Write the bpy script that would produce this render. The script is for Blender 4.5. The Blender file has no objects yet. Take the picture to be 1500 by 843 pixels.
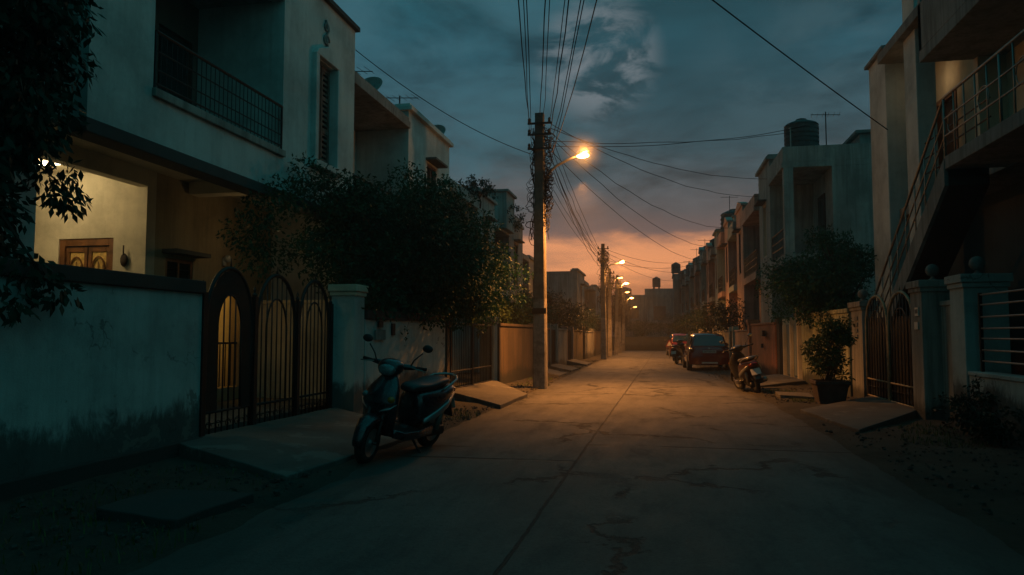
import bpy, math, random
import numpy as np
from mathutils import Vector, Matrix, noise
R = math.radians
random.seed(7)
rng = np.random.default_rng(7)
sc = bpy.context.scene
COL = sc.collection
ORG = {}

# ------------------------------------------------------------------ materials
def mat_base(name):
    m = bpy.data.materials.new(name); m.use_nodes = True
    nt = m.node_tree; nt.nodes.clear()
    out = nt.nodes.new('ShaderNodeOutputMaterial')
    b = nt.nodes.new('ShaderNodeBsdfPrincipled')
    nt.links.new(b.outputs[0], out.inputs[0])
    return m, nt, b, out

def N(nt, typ, **kw):
    n = nt.nodes.new(typ)
    for k, v in kw.items():
        if k.startswith('i_'):
            n.inputs[k[2:].replace('_', ' ')].default_value = v
        else:
            setattr(n, k, v)
    return n

def math_n(nt, op, a, b=None, c=None, clamp=False):
    n = nt.nodes.new('ShaderNodeMath'); n.operation = op; n.use_clamp = clamp
    for i, v in enumerate((a, b, c)):
        if v is None: continue
        if hasattr(v, 'is_linked'): nt.links.new(v, n.inputs[i])
        else: n.inputs[i].default_value = v
    return n.outputs[0]

def ramp(nt, fac, stops):
    n = nt.nodes.new('ShaderNodeValToRGB')
    e = n.color_ramp.elements
    while len(e) > 1: e.remove(e[-1])
    e[0].position = stops[0][0]; c = stops[0][1]; e[0].color = (*c, 1) if len(c) == 3 else c
    for p, c in stops[1:]:
        k = e.new(p); k.color = (*c, 1)
    nt.links.new(fac, n.inputs[0])
    return n.outputs[0]

def smooth01(nt, v, a, b):
    n = nt.nodes.new('ShaderNodeMapRange'); n.interpolation_type = 'SMOOTHSTEP'
    nt.links.new(v, n.inputs[0]); n.inputs[1].default_value = a; n.inputs[2].default_value = b
    return n.outputs[0]

def mixc(nt, fac, a, b, mode='MIX'):
    n = nt.nodes.new('ShaderNodeMix'); n.data_type = 'RGBA'; n.blend_type = mode
    for i, v in ((0, fac), (6, a), (7, b)):
        if hasattr(v, 'is_linked'): nt.links.new(v, n.inputs[i])
        elif i == 0: n.inputs[0].default_value = v
        else: n.inputs[i].default_value = (*v, 1)
    return n.outputs[2]

def tex_pos(nt, scale=(1, 1, 1)):
    g = nt.nodes.new('ShaderNodeNewGeometry')
    mp = nt.nodes.new('ShaderNodeMapping'); mp.inputs['Scale'].default_value = scale
    nt.links.new(g.outputs['Position'], mp.inputs[0])
    return mp.outputs[0]

def noise_n(nt, vec, scale, detail=5, rough=.6, dist=0):
    n = N(nt, 'ShaderNodeTexNoise'); n.inputs['Scale'].default_value = scale
    n.inputs['Detail'].default_value = detail; n.inputs['Roughness'].default_value = rough
    n.inputs['Distortion'].default_value = dist
    nt.links.new(vec, n.inputs['Vector'])
    return n.outputs['Fac']

def bump(nt, b, h, strength=.4, dist=.02):
    n = N(nt, 'ShaderNodeBump'); n.inputs['Strength'].default_value = strength; n.inputs['Distance'].default_value = dist
    nt.links.new(h, n.inputs['Height']); nt.links.new(n.outputs[0], b.inputs['Normal'])

def plaster(name, col, grime=(.02, .024, .022), amount=.5, damp=1.0, streak=.5, rough=.9, worn=0):
    """painted render: patchy fading, rain streaks from the top, damp band of mould near the ground"""
    m, nt, b, out = mat_base(name)
    p = tex_pos(nt)
    ps = tex_pos(nt, (4.5, 4.5, .22))
    patch = noise_n(nt, p, .9, 6, .65)
    fine = noise_n(nt, p, 9, 6, .7)
    st = noise_n(nt, ps, 2.2, 6, .65)
    dark = tuple(c * .55 for c in col)
    c = mixc(nt, smooth01(nt, patch, .35, .75), col, dark)
    c = mixc(nt, math_n(nt, 'MULTIPLY', smooth01(nt, st, .45, .68), streak), c, tuple(.35 * x + .65 * g for x, g in zip(col, grime)))
    st2 = noise_n(nt, tex_pos(nt, (1.7, 1.7, .13)), 1.6, 6, .65)
    c = mixc(nt, math_n(nt, 'MULTIPLY', smooth01(nt, st2, .46, .66), min(1, streak * .95)), c, tuple(.3 * x + .7 * g for x, g in zip(col, grime)))
    c = mixc(nt, math_n(nt, 'MULTIPLY', smooth01(nt, fine, .55, .8), amount * .6), c, grime)
    sep = nt.nodes.new('ShaderNodeSeparateXYZ'); nt.links.new(p, sep.inputs[0])
    pd = tex_pos(nt, (3.2, 3.2, 1.5))
    dn = math_n(nt, 'ADD', math_n(nt, 'MULTIPLY', noise_n(nt, pd, 1.2, 8, .75, .5), .6), math_n(nt, 'MULTIPLY', noise_n(nt, p, .45, 3, .5), .5))
    lvl = math_n(nt, 'ADD', sep.outputs[2], math_n(nt, 'MULTIPLY', dn, -1.15 * damp))
    dm = smooth01(nt, lvl, -.06, -.3)
    c = mixc(nt, math_n(nt, 'MULTIPLY', dm, .85 if damp else 0), c, grime)
    if worn:
        pl = noise_n(nt, p, 1.9, 8, .68, .3)
        pm = math_n(nt, 'MULTIPLY', smooth01(nt, math_n(nt, 'ADD', pl, math_n(nt, 'MULTIPLY', sep.outputs[2], -.06)), .565, .59), worn)
        c = mixc(nt, pm, c, (.15, .145, .13))
        vor = N(nt, 'ShaderNodeTexVoronoi', feature='DISTANCE_TO_EDGE'); vor.inputs['Scale'].default_value = .8
        wv = nt.nodes.new('ShaderNodeVectorMath'); wv.operation = 'ADD'; nz = N(nt, 'ShaderNodeTexNoise'); nz.inputs['Scale'].default_value = 2.5; nz.inputs['Detail'].default_value = 6
        nt.links.new(p, nz.inputs['Vector']); nt.links.new(p, wv.inputs[0]); nt.links.new(nz.outputs['Color'], wv.inputs[1]); nt.links.new(wv.outputs[0], vor.inputs['Vector'])
        ck = math_n(nt, 'MULTIPLY', smooth01(nt, vor.outputs['Distance'], .012, .003), smooth01(nt, patch, .5, .6))
        c = mixc(nt, math_n(nt, 'MULTIPLY', ck, .7 * worn), c, grime)
    nt.links.new(c, b.inputs['Base Color'])
    b.inputs['Roughness'].default_value = rough
    h = math_n(nt, 'ADD', math_n(nt, 'MULTIPLY', fine, .6), noise_n(nt, p, 60, 3, .6))
    bump(nt, b, h, .35, .012)
    return m

def simple(name, col, rough=.6, metal=0, var=.25, vscale=6, bmp=.15, spec=.5, bscale=40, coat=0):
    m, nt, b, out = mat_base(name)
    tc = nt.nodes.new('ShaderNodeTexCoord')
    v = tc.outputs['Object']
    n = noise_n(nt, v, vscale, 5, .65)
    c = mixc(nt, smooth01(nt, n, .35, .7), col, tuple(x * (1 - var) for x in col))
    nt.links.new(c, b.inputs['Base Color'])
    b.inputs['Roughness'].default_value = rough; b.inputs['Metallic'].default_value = metal
    b.inputs['Specular IOR Level'].default_value = spec
    b.inputs['Coat Weight'].default_value = coat
    nr = noise_n(nt, v, vscale * 2.3, 4, .6)
    rr = nt.nodes.new('ShaderNodeMapRange'); nt.links.new(nr, rr.inputs[0])
    rr.inputs[3].default_value = max(.02, rough - .12); rr.inputs[4].default_value = min(1, rough + .15)
    nt.links.new(rr.outputs[0], b.inputs['Roughness'])
    if bmp: bump(nt, b, noise_n(nt, v, bscale, 4, .6), bmp, .004)
    return m

def emit(name, col, strength):
    m, nt, b, out = mat_base(name)
    b.inputs['Base Color'].default_value = (.8, .8, .8, 1)
    b.inputs['Emission Color'].default_value = (*col, 1); b.inputs['Emission Strength'].default_value = strength
    return m

def leafmat(name, col, col2, rough=.55):
    m, nt, b, out = mat_base(name)
    p = tex_pos(nt)
    n = noise_n(nt, p, 1.6, 4, .6); n2 = noise_n(nt, p, 23, 2, .5)
    c = mixc(nt, smooth01(nt, math_n(nt, 'ADD', math_n(nt, 'MULTIPLY', n, .6), math_n(nt, 'MULTIPLY', n2, .4)), .35, .65), col, col2)
    nt.links.new(c, b.inputs['Base Color']); b.inputs['Roughness'].default_value = rough
    b.inputs['Specular IOR Level'].default_value = .22
    tr = nt.nodes.new('ShaderNodeBsdfTranslucent'); nt.links.new(c, tr.inputs[0])
    mx = nt.nodes.new('ShaderNodeMixShader'); mx.inputs[0].default_value = .14
    nt.links.new(b.outputs[0], mx.inputs[1]); nt.links.new(tr.outputs[0], mx.inputs[2])
    nt.links.new(mx.outputs[0], out.inputs[0])
    return m

M = {}
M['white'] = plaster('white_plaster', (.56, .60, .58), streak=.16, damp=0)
M['whitewall'] = plaster('white_compound_plaster', (.44, .49, .47), streak=.2, damp=1.25, amount=.6, worn=.8)
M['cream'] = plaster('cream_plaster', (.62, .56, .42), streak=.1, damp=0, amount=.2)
M['ochre'] = plaster('ochre_plaster', (.42, .33, .2), streak=.3, damp=0)
M['teal'] = plaster('grey_green_plaster', (.30, .36, .35), streak=.6, damp=0)
M['pink'] = plaster('lamplit_pink_plaster', (.5, .34, .28), streak=.6, damp=0)  # pink tint puts the lamps' warm light into the facade colour
M['greywall'] = plaster('weathered_grey_plaster', (.33, .33, .30), streak=.8, damp=.8)
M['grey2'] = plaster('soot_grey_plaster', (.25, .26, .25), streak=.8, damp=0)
M['tan'] = plaster('tan_compound_plaster', (.11, .075, .045), streak=.85, damp=.9)
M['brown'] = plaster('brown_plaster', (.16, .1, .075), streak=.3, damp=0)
M['orange'] = plaster('terracotta_plaster', (.62, .24, .13), streak=.5, damp=.8)
M['greenwall'] = plaster('pale_green_plaster', (.42, .44, .28), streak=.8, damp=1)
M['darkband'] = plaster('dark_paint_band', (.05, .055, .055), streak=.3, damp=0)
M['coping'] = plaster('maroon_coping_paint', (.07, .035, .03), streak=.3, damp=0)
M['concrete'] = plaster('bare_concrete', (.10, .096, .087), streak=.2, damp=0, amount=.9, worn=.7)
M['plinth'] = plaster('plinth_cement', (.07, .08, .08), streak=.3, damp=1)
M['iron'] = simple('black_iron', (.012, .013, .014), .5, .3, bmp=.2)
M['rust'] = simple('brown_sheet_iron', (.012, .008, .006), .7, .2, var=.5)
M['galv'] = simple('galvanised_steel', (.3, .29, .27), .45, .7)
M['palegate'] = simple('cream_gate_paint', (.35, .29, .18), .6, 0, var=.6)
M['wood'] = simple('brown_door_wood', (.2, .085, .03), .45, 0, var=.5)
M['shutter'] = simple('weathered_shutter_wood', (.17, .1, .075), .8, 0, var=.5)
M['darkwood'] = simple('dark_wood', (.04, .022, .015), .7)
M['wire'] = simple('cable_rubber', (.008, .008, .009), .9, bmp=0, spec=.1)
M['palewire'] = simple('pale_cable', (.3, .2, .12), .6, bmp=0)
M['black'] = simple('black_plastic', (.014, .015, .017), .45, bmp=.05)
M['rubber'] = simple('tyre_rubber', (.012, .012, .012), .85, bmp=.3)
M['seat'] = simple('seat_vinyl', (.016, .016, .018), .42, bmp=.2, bscale=120)
M['navy'] = simple('dark_blue_paint', (.004, .009, .015), .28, .1, var=.1, bmp=0, coat=.6)
M['maroon'] = simple('maroon_paint', (.06, .008, .01), .25, .1, var=.15, bmp=0, coat=.5)
M['graphite'] = simple('dark_grey_paint', (.03, .027, .026), .3, .2, var=.1, bmp=0, coat=.4)
M['brownred'] = simple('brown_maroon_paint', (.035, .012, .01), .3, .2, var=.1, bmp=0, coat=.4)
M['silver'] = simple('silver_paint', (.32, .33, .34), .32, .7, var=.1, bmp=0)
M['carred'] = simple('dark_red_car_paint', (.2, .012, .012), .22, .2, var=.1, bmp=0, coat=.7)
M['chrome'] = simple('chrome', (.6, .6, .6), .12, 1, var=.1, bmp=0)
M['redlens'] = simple('red_lens', (.12, .006, .006), .15, 0, var=.2, bmp=0)
M['amberlens'] = simple('amber_lens', (.5, .16, .02), .2, 0, var=.2, bmp=0)
M['clearlens'] = simple('clear_lens', (.2, .24, .25), .1, .3, var=.5, vscale=30, bmp=0)
M['glassdark'] = simple('dark_window_glass', (.012, .02, .024), .07, 0, var=.3, bmp=0, spec=.8)
M['carglass'] = simple('tinted_car_glass', (.01, .03, .035), .06, 0, var=.2, bmp=0, spec=.9)
M['mirrorglass'] = simple('mirror_glass', (.7, .72, .72), .05, 1, var=.05, bmp=0)
M['amberglass'] = simple('amber_door_glass', (.75, .5, .16), .3, 0, var=.5, vscale=14, bmp=0)
M['plate'] = simple('number_plate_white', (.55, .55, .52), .5, bmp=0)
M['ink'] = simple('black_ink', (.02, .02, .02), .6, bmp=0)
M['signred'] = simple('sign_red', (.22, .02, .015), .5, bmp=0)
M['tank'] = simple('black_water_tank', (.03, .04, .042), .6)
M['stone'] = simple('rough_stone', (.05, .046, .04), .95, var=.5, bmp=.6, bscale=25)
M['bark'] = simple('bark', (.05, .038, .028), .95, var=.5, bmp=.8, bscale=18)
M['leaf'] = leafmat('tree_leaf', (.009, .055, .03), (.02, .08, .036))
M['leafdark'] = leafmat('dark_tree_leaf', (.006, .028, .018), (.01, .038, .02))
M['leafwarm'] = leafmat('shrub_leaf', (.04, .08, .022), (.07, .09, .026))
M['pot'] = simple('cement_pot', (.07, .05, .042), .9, var=.5, bmp=.5, bscale=15)
M['lampglass'] = emit('sodium_lamp_glass', (1, .45, .12), 30)
M['fargl'] = emit('far_sodium_glass', (1, .38, .08), 12)
M['tube'] = emit('porch_tube_glass', (1, .78, .45), 16)
M['bulb'] = emit('bulb_glass', (1, .72, .4), 3)

# pole concrete with a paler painted lower half
def polemat():
    m, nt, b, out = mat_base('pole_concrete')
    p = tex_pos(nt); sep = nt.nodes.new('ShaderNodeSeparateXYZ'); nt.links.new(p, sep.inputs[0])
    n = noise_n(nt, p, 4, 7, .7); n2 = noise_n(nt, tex_pos(nt, (6, 6, .7)), 2, 5, .6)
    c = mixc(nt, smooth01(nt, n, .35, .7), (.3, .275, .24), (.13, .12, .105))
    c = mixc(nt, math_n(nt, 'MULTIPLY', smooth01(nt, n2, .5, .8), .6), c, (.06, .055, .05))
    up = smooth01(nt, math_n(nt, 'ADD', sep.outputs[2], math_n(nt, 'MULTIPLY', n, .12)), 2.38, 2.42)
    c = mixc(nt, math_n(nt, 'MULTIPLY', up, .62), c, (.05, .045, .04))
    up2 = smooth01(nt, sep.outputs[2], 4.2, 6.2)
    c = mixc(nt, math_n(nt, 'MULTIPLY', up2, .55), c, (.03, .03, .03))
    nt.links.new(c, b.inputs['Base Color']); b.inputs['Roughness'].default_value = .9
    bump(nt, b, math_n(nt, 'ADD', n, noise_n(nt, p, 45, 4, .7)), .6, .01)
    return m
M['pole'] = polemat()

def roadmat():
    m, nt, b, out = mat_base('concrete_road')
    p = tex_pos(nt); sep = nt.nodes.new('ShaderNodeSeparateXYZ'); nt.links.new(p, sep.inputs[0])
    X, Y = sep.outputs[0], sep.outputs[1]
    big = noise_n(nt, p, .28, 6, .62, .4); mid = noise_n(nt, tex_pos(nt, (1.6, .5, 1)), 1.5, 7, .7); fine = noise_n(nt, p, 38, 5, .75)
    c = mixc(nt, smooth01(nt, big, .35, .68), (.105, .101, .093), (.06, .059, .056))
    c = mixc(nt, math_n(nt, 'MULTIPLY', smooth01(nt, mid, .48, .7), .75), c, (.04, .04, .039))
    blot = noise_n(nt, p, 2.6, 6, .72)
    c = mixc(nt, math_n(nt, 'MULTIPLY', smooth01(nt, blot, .55, .72), .5), c, (.03, .03, .029))
    c = mixc(nt, math_n(nt, 'MULTIPLY', smooth01(nt, blot, .42, .3), .45), c, (.16, .15, .135))
    c = mixc(nt, math_n(nt, 'MULTIPLY', smooth01(nt, fine, .45, .7), .65), c, (.03, .03, .029))
    tyre = noise_n(nt, tex_pos(nt, (3.2, .12, 1)), 1.4, 5, .6)
    c = mixc(nt, math_n(nt, 'MULTIPLY', smooth01(nt, tyre, .5, .72), .45), c, (.04, .04, .038))
    wob = math_n(nt, 'MULTIPLY', math_n(nt, 'SUBTRACT', noise_n(nt, p, 1.3, 5, .7), .5), .10)
    wob2 = math_n(nt, 'MULTIPLY', math_n(nt, 'SUBTRACT', noise_n(nt, p, 6, 5, .7), .5), .05)
    w = math_n(nt, 'ADD', wob, wob2)
    # long joint between the two pours
    xc = math_n(nt, 'ADD', math_n(nt, 'MULTIPLY', Y, .0105), -1.0)
    dl = math_n(nt, 'ABSOLUTE', math_n(nt, 'ADD', math_n(nt, 'SUBTRACT', X, xc), math_n(nt, 'MULTIPLY', w, .55)))
    jl = smooth01(nt, dl, .017, .006)
    # cross joints: every 9.1 m on the left pour, shifted on the right pour
    left = math_n(nt, 'LESS_THAN', X, xc)
    def cross(off, per, ww, side):
        t = math_n(nt, 'ADD', math_n(nt, 'ADD', Y, off), w)
        f = math_n(nt, 'ABSOLUTE', math_n(nt, 'SUBTRACT', math_n(nt, 'PINGPONG', t, per / 2), 0))
        return math_n(nt, 'MULTIPLY', smooth01(nt, f, ww, ww * .35), side)
    right = math_n(nt, 'SUBTRACT', 1, left)
    jc = math_n(nt, 'MAXIMUM', cross(-17.35, 9.1, .06, left), cross(-9.5, 9.1, .05, right))
    jc = math_n(nt, 'MULTIPLY', jc, smooth01(nt, noise_n(nt, p, .9, 3, .6), .34, .5))
    # cracks
    vor = N(nt, 'ShaderNodeTexVoronoi', feature='DISTANCE_TO_EDGE'); vor.inputs['Scale'].default_value = .38
    wv = nt.nodes.new('ShaderNodeVectorMath'); wv.operation = 'ADD'
    nz = N(nt, 'ShaderNodeTexNoise'); nz.inputs['Scale'].default_value = 1.7; nz.inputs['Detail'].default_value = 7; nz.inputs['Roughness'].default_value = .7
    nt.links.new(p, nz.inputs['Vector']); nt.links.new(p, wv.inputs[0])
    sc_ = nt.nodes.new('ShaderNodeVectorMath'); sc_.operation = 'SCALE'; sc_.inputs[3].default_value = 1.1
    nt.links.new(nz.outputs['Color'], sc_.inputs[0]); nt.links.new(sc_.outputs[0], wv.inputs[1]); nt.links.new(wv.outputs[0], vor.inputs['Vector'])
    cr = smooth01(nt, vor.outputs['Distance'], .022, .005)
    cr = math_n(nt, 'MULTIPLY', cr, smooth01(nt, noise_n(nt, p, .35, 3, .5), .44, .52))
    j = math_n(nt, 'MAXIMUM', math_n(nt, 'MAXIMUM', jl, jc), cr, clamp=True)
    c = mixc(nt, math_n(nt, 'MULTIPLY', j, .95), c, (.012, .012, .011))
    # mud washed on to both edges
    ex = math_n(nt, 'ABSOLUTE', math_n(nt, 'ADD', X, .45))
    ed = smooth01(nt, math_n(nt, 'ADD', ex, math_n(nt, 'MULTIPLY', mid, .9)), 2.35, 3.2)
    c = mixc(nt, math_n(nt, 'MULTIPLY', ed, .75), c, (.028, .026, .02))
    nt.links.new(c, b.inputs['Base Color'])
    nt.links.new(smooth01(nt, mid, .2, 1.3), b.inputs['Roughness'])
    rr = nt.nodes.new('ShaderNodeMapRange'); nt.links.new(mid, rr.inputs[0]); rr.inputs[3].default_value = .55; rr.inputs[4].default_value = .95
    nt.links.new(rr.outputs[0], b.inputs['Roughness'])
    h = math_n(nt, 'SUBTRACT', math_n(nt, 'ADD', math_n(nt, 'MULTIPLY', mid, .8), math_n(nt, 'MULTIPLY', fine, .5)), math_n(nt, 'MULTIPLY', j, 1.2))
    bump(nt, b, h, .8, .025)
    return m
M['road'] = roadmat()

def dirtmat(name, a, c2):
    m, nt, b, out = mat_base(name)
    p = tex_pos(nt)
    n = noise_n(nt, p, 1.4, 7, .7); f = noise_n(nt, p, 26, 6, .75)
    c = mixc(nt, smooth01(nt, n, .35, .7), a, c2)
    c = mixc(nt, math_n(nt, 'MULTIPLY', smooth01(nt, f, .48, .75), .7), c, tuple(x * .35 for x in a))
    nt.links.new(c, b.inputs['Base Color']); b.inputs['Roughness'].default_value = .97
    bump(nt, b, math_n(nt, 'ADD', n, f), .9, .035)
    return m
M['dirt'] = dirtmat('verge_dirt', (.055, .046, .033), (.022, .021, .015))
M['ground'] = dirtmat('bare_ground', (.04, .036, .027), (.025, .028, .017))

# ------------------------------------------------------------------ mesh builder
class MB:
    def __init__(s): s.v = []; s.f = []
    def add(s, vs, fs):
        o = len(s.v); s.v += [tuple(v) for v in vs]; s.f += [tuple(i + o for i in f) for f in fs]; return s
    def box(s, x0, x1, y0, y1, z0, z1):
        x0, x1 = min(x0, x1), max(x0, x1); y0, y1 = min(y0, y1), max(y0, y1); z0, z1 = min(z0, z1), max(z0, z1)
        return s.add([(x0, y0, z0), (x1, y0, z0), (x1, y1, z0), (x0, y1, z0), (x0, y0, z1), (x1, y0, z1), (x1, y1, z1), (x0, y1, z1)],
                     [(0, 3, 2, 1), (4, 5, 6, 7), (0, 1, 5, 4), (1, 2, 6, 5), (2, 3, 7, 6), (3, 0, 4, 7)])
    def seg(s, p0, p1, z0, z1, t0, t1):
        """upright slab along p0-p1; offsets t0..t1 to the right-hand side of the direction"""
        d = Vector((p1[0] - p0[0], p1[1] - p0[1])).normalized(); n = Vector((d.y, -d.x))
        q = [(p0[0] + n.x * t0, p0[1] + n.y * t0), (p1[0] + n.x * t0, p1[1] + n.y * t0), (p1[0] + n.x * t1, p1[1] + n.y * t1), (p0[0] + n.x * t1, p0[1] + n.y * t1)]
        return s.add([(x, y, z0) for x, y in q] + [(x, y, z1) for x, y in q], [(0, 3, 2, 1), (4, 5, 6, 7), (0, 1, 5, 4), (1, 2, 6, 5), (2, 3, 7, 6), (3, 0, 4, 7)])
    def tube(s, pts, r, n=6, cap=True):
        pts = [Vector(p) for p in pts]; rs = r if isinstance(r, (list, tuple)) else [r] * len(pts)
        rings = []; prev = None
        for i, p in enumerate(pts):
            t = (pts[min(i + 1, len(pts) - 1)] - pts[max(i - 1, 0)])
            if t.length < 1e-9: t = Vector((0, 0, 1))
            t.normalize()
            if prev is None:
                a = Vector((0, 0, 1)) if abs(t.z) < .9 else Vector((1, 0, 0))
                u = t.cross(a).normalized()
            else:
                u = (prev - t * prev.dot(t)); u = u.normalized() if u.length > 1e-6 else t.orthogonal().normalized()
            prev = u; w = t.cross(u)
            rings.append([p + (u * math.cos(2 * math.pi * k / n) + w * math.sin(2 * math.pi * k / n)) * rs[i] for k in range(n)])
        return s.loft(rings, cap)
    def loft(s, rings, cap=True, closed=True):
        n = len(rings[0]); vs = [p for r in rings for p in r]; fs = []
        for i in range(len(rings) - 1):
            for k in range(n if closed else n - 1):
                a = i * n + k; b = i * n + (k + 1) % n
                fs.append((a, b, b + n, a + n))
        if cap and closed:
            fs.append(tuple(reversed(range(n)))); fs.append(tuple(range((len(rings) - 1) * n, len(rings) * n)))
        return s.add(vs, fs)
    def lathe(s, prof, c, n=16, axis='z', cap=True):
        rings = []
        for r, h in prof:
            ring = []
            for k in range(n):
                a = 2 * math.pi * k / n
                if axis == 'z': ring.append((c[0] + r * math.cos(a), c[1] + r * math.sin(a), c[2] + h))
                elif axis == 'y': ring.append((c[0] + r * math.cos(a), c[1] + h, c[2] - r * math.sin(a)))
                else: ring.append((c[0] + h, c[1] + r * math.cos(a), c[2] + r * math.sin(a)))
            rings.append(ring)
        return s.loft(rings, cap)
    def ball(s, c, r, n=12, sc=(1, 1, 1)):
        rings = []
        for i in range(1, n // 2 + 2):
            th = math.pi * (i - .5) / (n // 2 + 1)
            rings.append([(c[0] + sc[0] * r * math.sin(th) * math.cos(2 * math.pi * k / n), c[1] + sc[1] * r * math.sin(th) * math.sin(2 * math.pi * k / n), c[2] - sc[2] * r * math.cos(th)) for k in range(n)])
        return s.loft(rings)
    def prism(s, poly, axis, d0, d1):
        def P(a, b, d): return {'x': (d, a, b), 'y': (a, d, b), 'z': (a, b, d)}[axis]
        n = len(poly)
        return s.add([P(a, b, d0) for a, b in poly] + [P(a, b, d1) for a, b in poly],
                     [tuple(reversed(range(n))), tuple(range(n, 2 * n))] + [(i, (i + 1) % n, (i + 1) % n + n, i + n) for i in range(n)])
    def wallx(s, x0, x1, y0, y1, z0, z1, ops=()):
        ys = sorted({y0, y1, *[o[0] for o in ops], *[o[1] for o in ops]}); zs = sorted({z0, z1, *[o[2] for o in ops], *[o[3] for o in ops]})
        for a, b in zip(ys, ys[1:]):
            for c, d in zip(zs, zs[1:]):
                my, mz = (a + b) / 2, (c + d) / 2
                if not any(o[0] < my < o[1] and o[2] < mz < o[3] for o in ops): s.box(x0, x1, a, b, c, d)
        return s
    def wally(s, y0, y1, x0, x1, z0, z1, ops=()):
        t = MB().wallx(y0, y1, x0, x1, z0, z1, ops)
        return s.add([(b, a, c) for a, b, c in t.v], [tuple(reversed(f)) for f in t.f])
    def xf(s, mat):
        s.v = [tuple(mat @ Vector(v)) for v in s.v]; return s
    def build(s, name, mat, parent=None, smooth=False, bevel=0, sub=0):
        me = bpy.data.meshes.new(name)
        r = parent
        while r is not None and r.parent is not None: r = r.parent
        o = ORG.get(r.name, (0, 0, 0)) if r is not None else (0, 0, 0)
        me.from_pydata([(x - o[0], y - o[1], z - o[2]) for x, y, z in s.v], [], s.f)
        me.validate(); me.update()
        me.materials.append(M[mat] if isinstance(mat, str) else mat)
        if smooth: me.polygons.foreach_set('use_smooth', [True] * len(me.polygons))
        ob = bpy.data.objects.new(name, me); COL.objects.link(ob)
        if parent is not None: ob.parent = parent
        if bevel:
            b = ob.modifiers.new('bevel', 'BEVEL'); b.width = bevel; b.segments = 2; b.limit_method = 'ANGLE'; b.angle_limit = R(40)
        if sub:
            b = ob.modifiers.new('sub', 'SUBSURF'); b.levels = sub; b.render_levels = sub
        return ob

def tag(o, label=None, cat=None, group=None, kind=None):
    if label: o['label'] = label
    if cat: o['category'] = cat
    if group: o['group'] = group
    if kind: o['kind'] = kind
    return o

def thing(name, label, cat, loc=(0, 0, 0), group=None, kind=None):
    o = bpy.data.objects.new(name, None); COL.objects.link(o); o.location = loc; ORG[o.name] = tuple(loc)
    return tag(o, label, cat, group, kind)

def copy_tree(o, parent=None):
    c = o.copy(); COL.objects.link(c)
    if parent is not None: c.parent = parent
    for ch in [x for x in bpy.data.objects if x.parent == o]: copy_tree(ch, c)
    return c

# ------------------------------------------------------------------ setting: ground, road, verges
g = MB(); g.add([(-600, -300, -.03), (600, -300, -.03), (600, 900, -.03), (-600, 900, -.03)], [(0, 1, 2, 3)])
tag(g.build('ground', 'ground'), kind='structure')

def xl(y): return -3.05 + .06 * noise.noise((y * .7, 3, 0)) + .05 * noise.noise((y * 2.1, 9, 0))
def xr(y):
    base = 2.2 if y < 14 else 2.2 - .034 * (y - 14)
    return base + .08 * noise.noise((y * .6, 13, 0)) + .05 * noise.noise((y * 2.3, 19, 0))
rd = MB(); rings = []
for i in range(0, 160):
    y = -6 + i * .42
    rings.append([(-3.6, y, .004), (-1.5, y, .012), (0, y, .018), (1.4, y, .012), (3.1, y, .004)])
rd.loft(rings, closed=False)
rd.add([(-40, 60.78, .006), (40, 60.78, .006), (40, 65, .006), (-40, 65, .006)], [(0, 1, 2, 3)])
tag(rd.build('road', 'road', smooth=True), kind='structure')

def verge(edge, outer, y0, y1, sgn):
    m = MB(); rings = []
    y = y0
    while y <= y1:
        e = edge(y); w = outer(y); ring = []
        for k in range(13):
            t = k / 12; x = e + (w - e) * t
            h = .02 + .025 * min(1, t * 4) + .03 * noise.noise((x * 1.5, y * 1.5, 1)) * min(1, t * 3) + .012 * noise.noise((x * 6, y * 6, 2))
            if k == 0: h = .0
            ring.append((x, y, max(h, .021 if k else -.01)))
        rings.append(ring); y += .14 if y < 30 else .5
    m.loft(rings, closed=False)
    return m
tag(verge(xl, lambda y: -5.6 if y < 12 else -5.6 + min(1, (y - 12) / 4) * 1.2, -4, 60, -1).build('dirt_verge', 'dirt', smooth=True), kind='structure')
tag(verge(xr, lambda y: 5.0 if y < 18 else 5 - .05 * (y - 18), -4, 60, 1).build('dirt_verge', 'dirt', smooth=True), kind='structure')

def slab(name, pts, zs, th, label, mat='concrete'):
    """sloped concrete slab with a wandering edge; pts are its corners, zs the heights"""
    top = []; n = len(pts)
    for i in range(n):
        a, b = pts[i], pts[(i + 1) % n]
        for k in range(6):
            t = k / 6; j = .035
            x = a[0] + (b[0] - a[0]) * t; y = a[1] + (b[1] - a[1]) * t
            top.append((x + j * noise.noise((x * 4, y * 4, 0)), y + j * noise.noise((x * 4, y * 4, 5)), zs[i] + (zs[(i + 1) % n] - zs[i]) * t))
    N_ = len(top); m = MB()
    cx = sum(p[0] for p in top) / N_; cy = sum(p[1] for p in top) / N_; cz = sum(p[2] for p in top) / N_ + .01
    m.add(top + [(x, y, z - th) for x, y, z in top] + [(cx, cy, cz)],
          [(i, (i + 1) % N_, 2 * N_) for i in range(N_)] + [(i, i + N_, (i + 1) % N_ + N_, (i + 1) % N_) for i in range(N_)])
    o = m.build(name, mat, bevel=.012); return tag(o, kind='structure')
slab('driveway_ramp', [(-5.45, 7.6), (-3.45, 6.5), (-3.2, 9.9), (-5.35, 11.7)], [.2, .085, .085, .2], .3, '')
slab('driveway_ramp', [(-4.45, 15.3), (-2.95, 13.75), (-2.92, 16.5), (-4.25, 19.1)], [.22, .085, .085, .22], .35, '')
slab('driveway_ramp', [(-4.2, 24.4), (-3.2, 24.0), (-3.15, 25.6), (-4.15, 26.3)], [.26, .085, .085, .26], .3, '')
slab('driveway_ramp', [(-4.15, 27.8), (-3.2, 27.4), (-3.15, 29.4), (-4.1, 30)], [.24, .085, .085, .24], .3, '')
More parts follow.
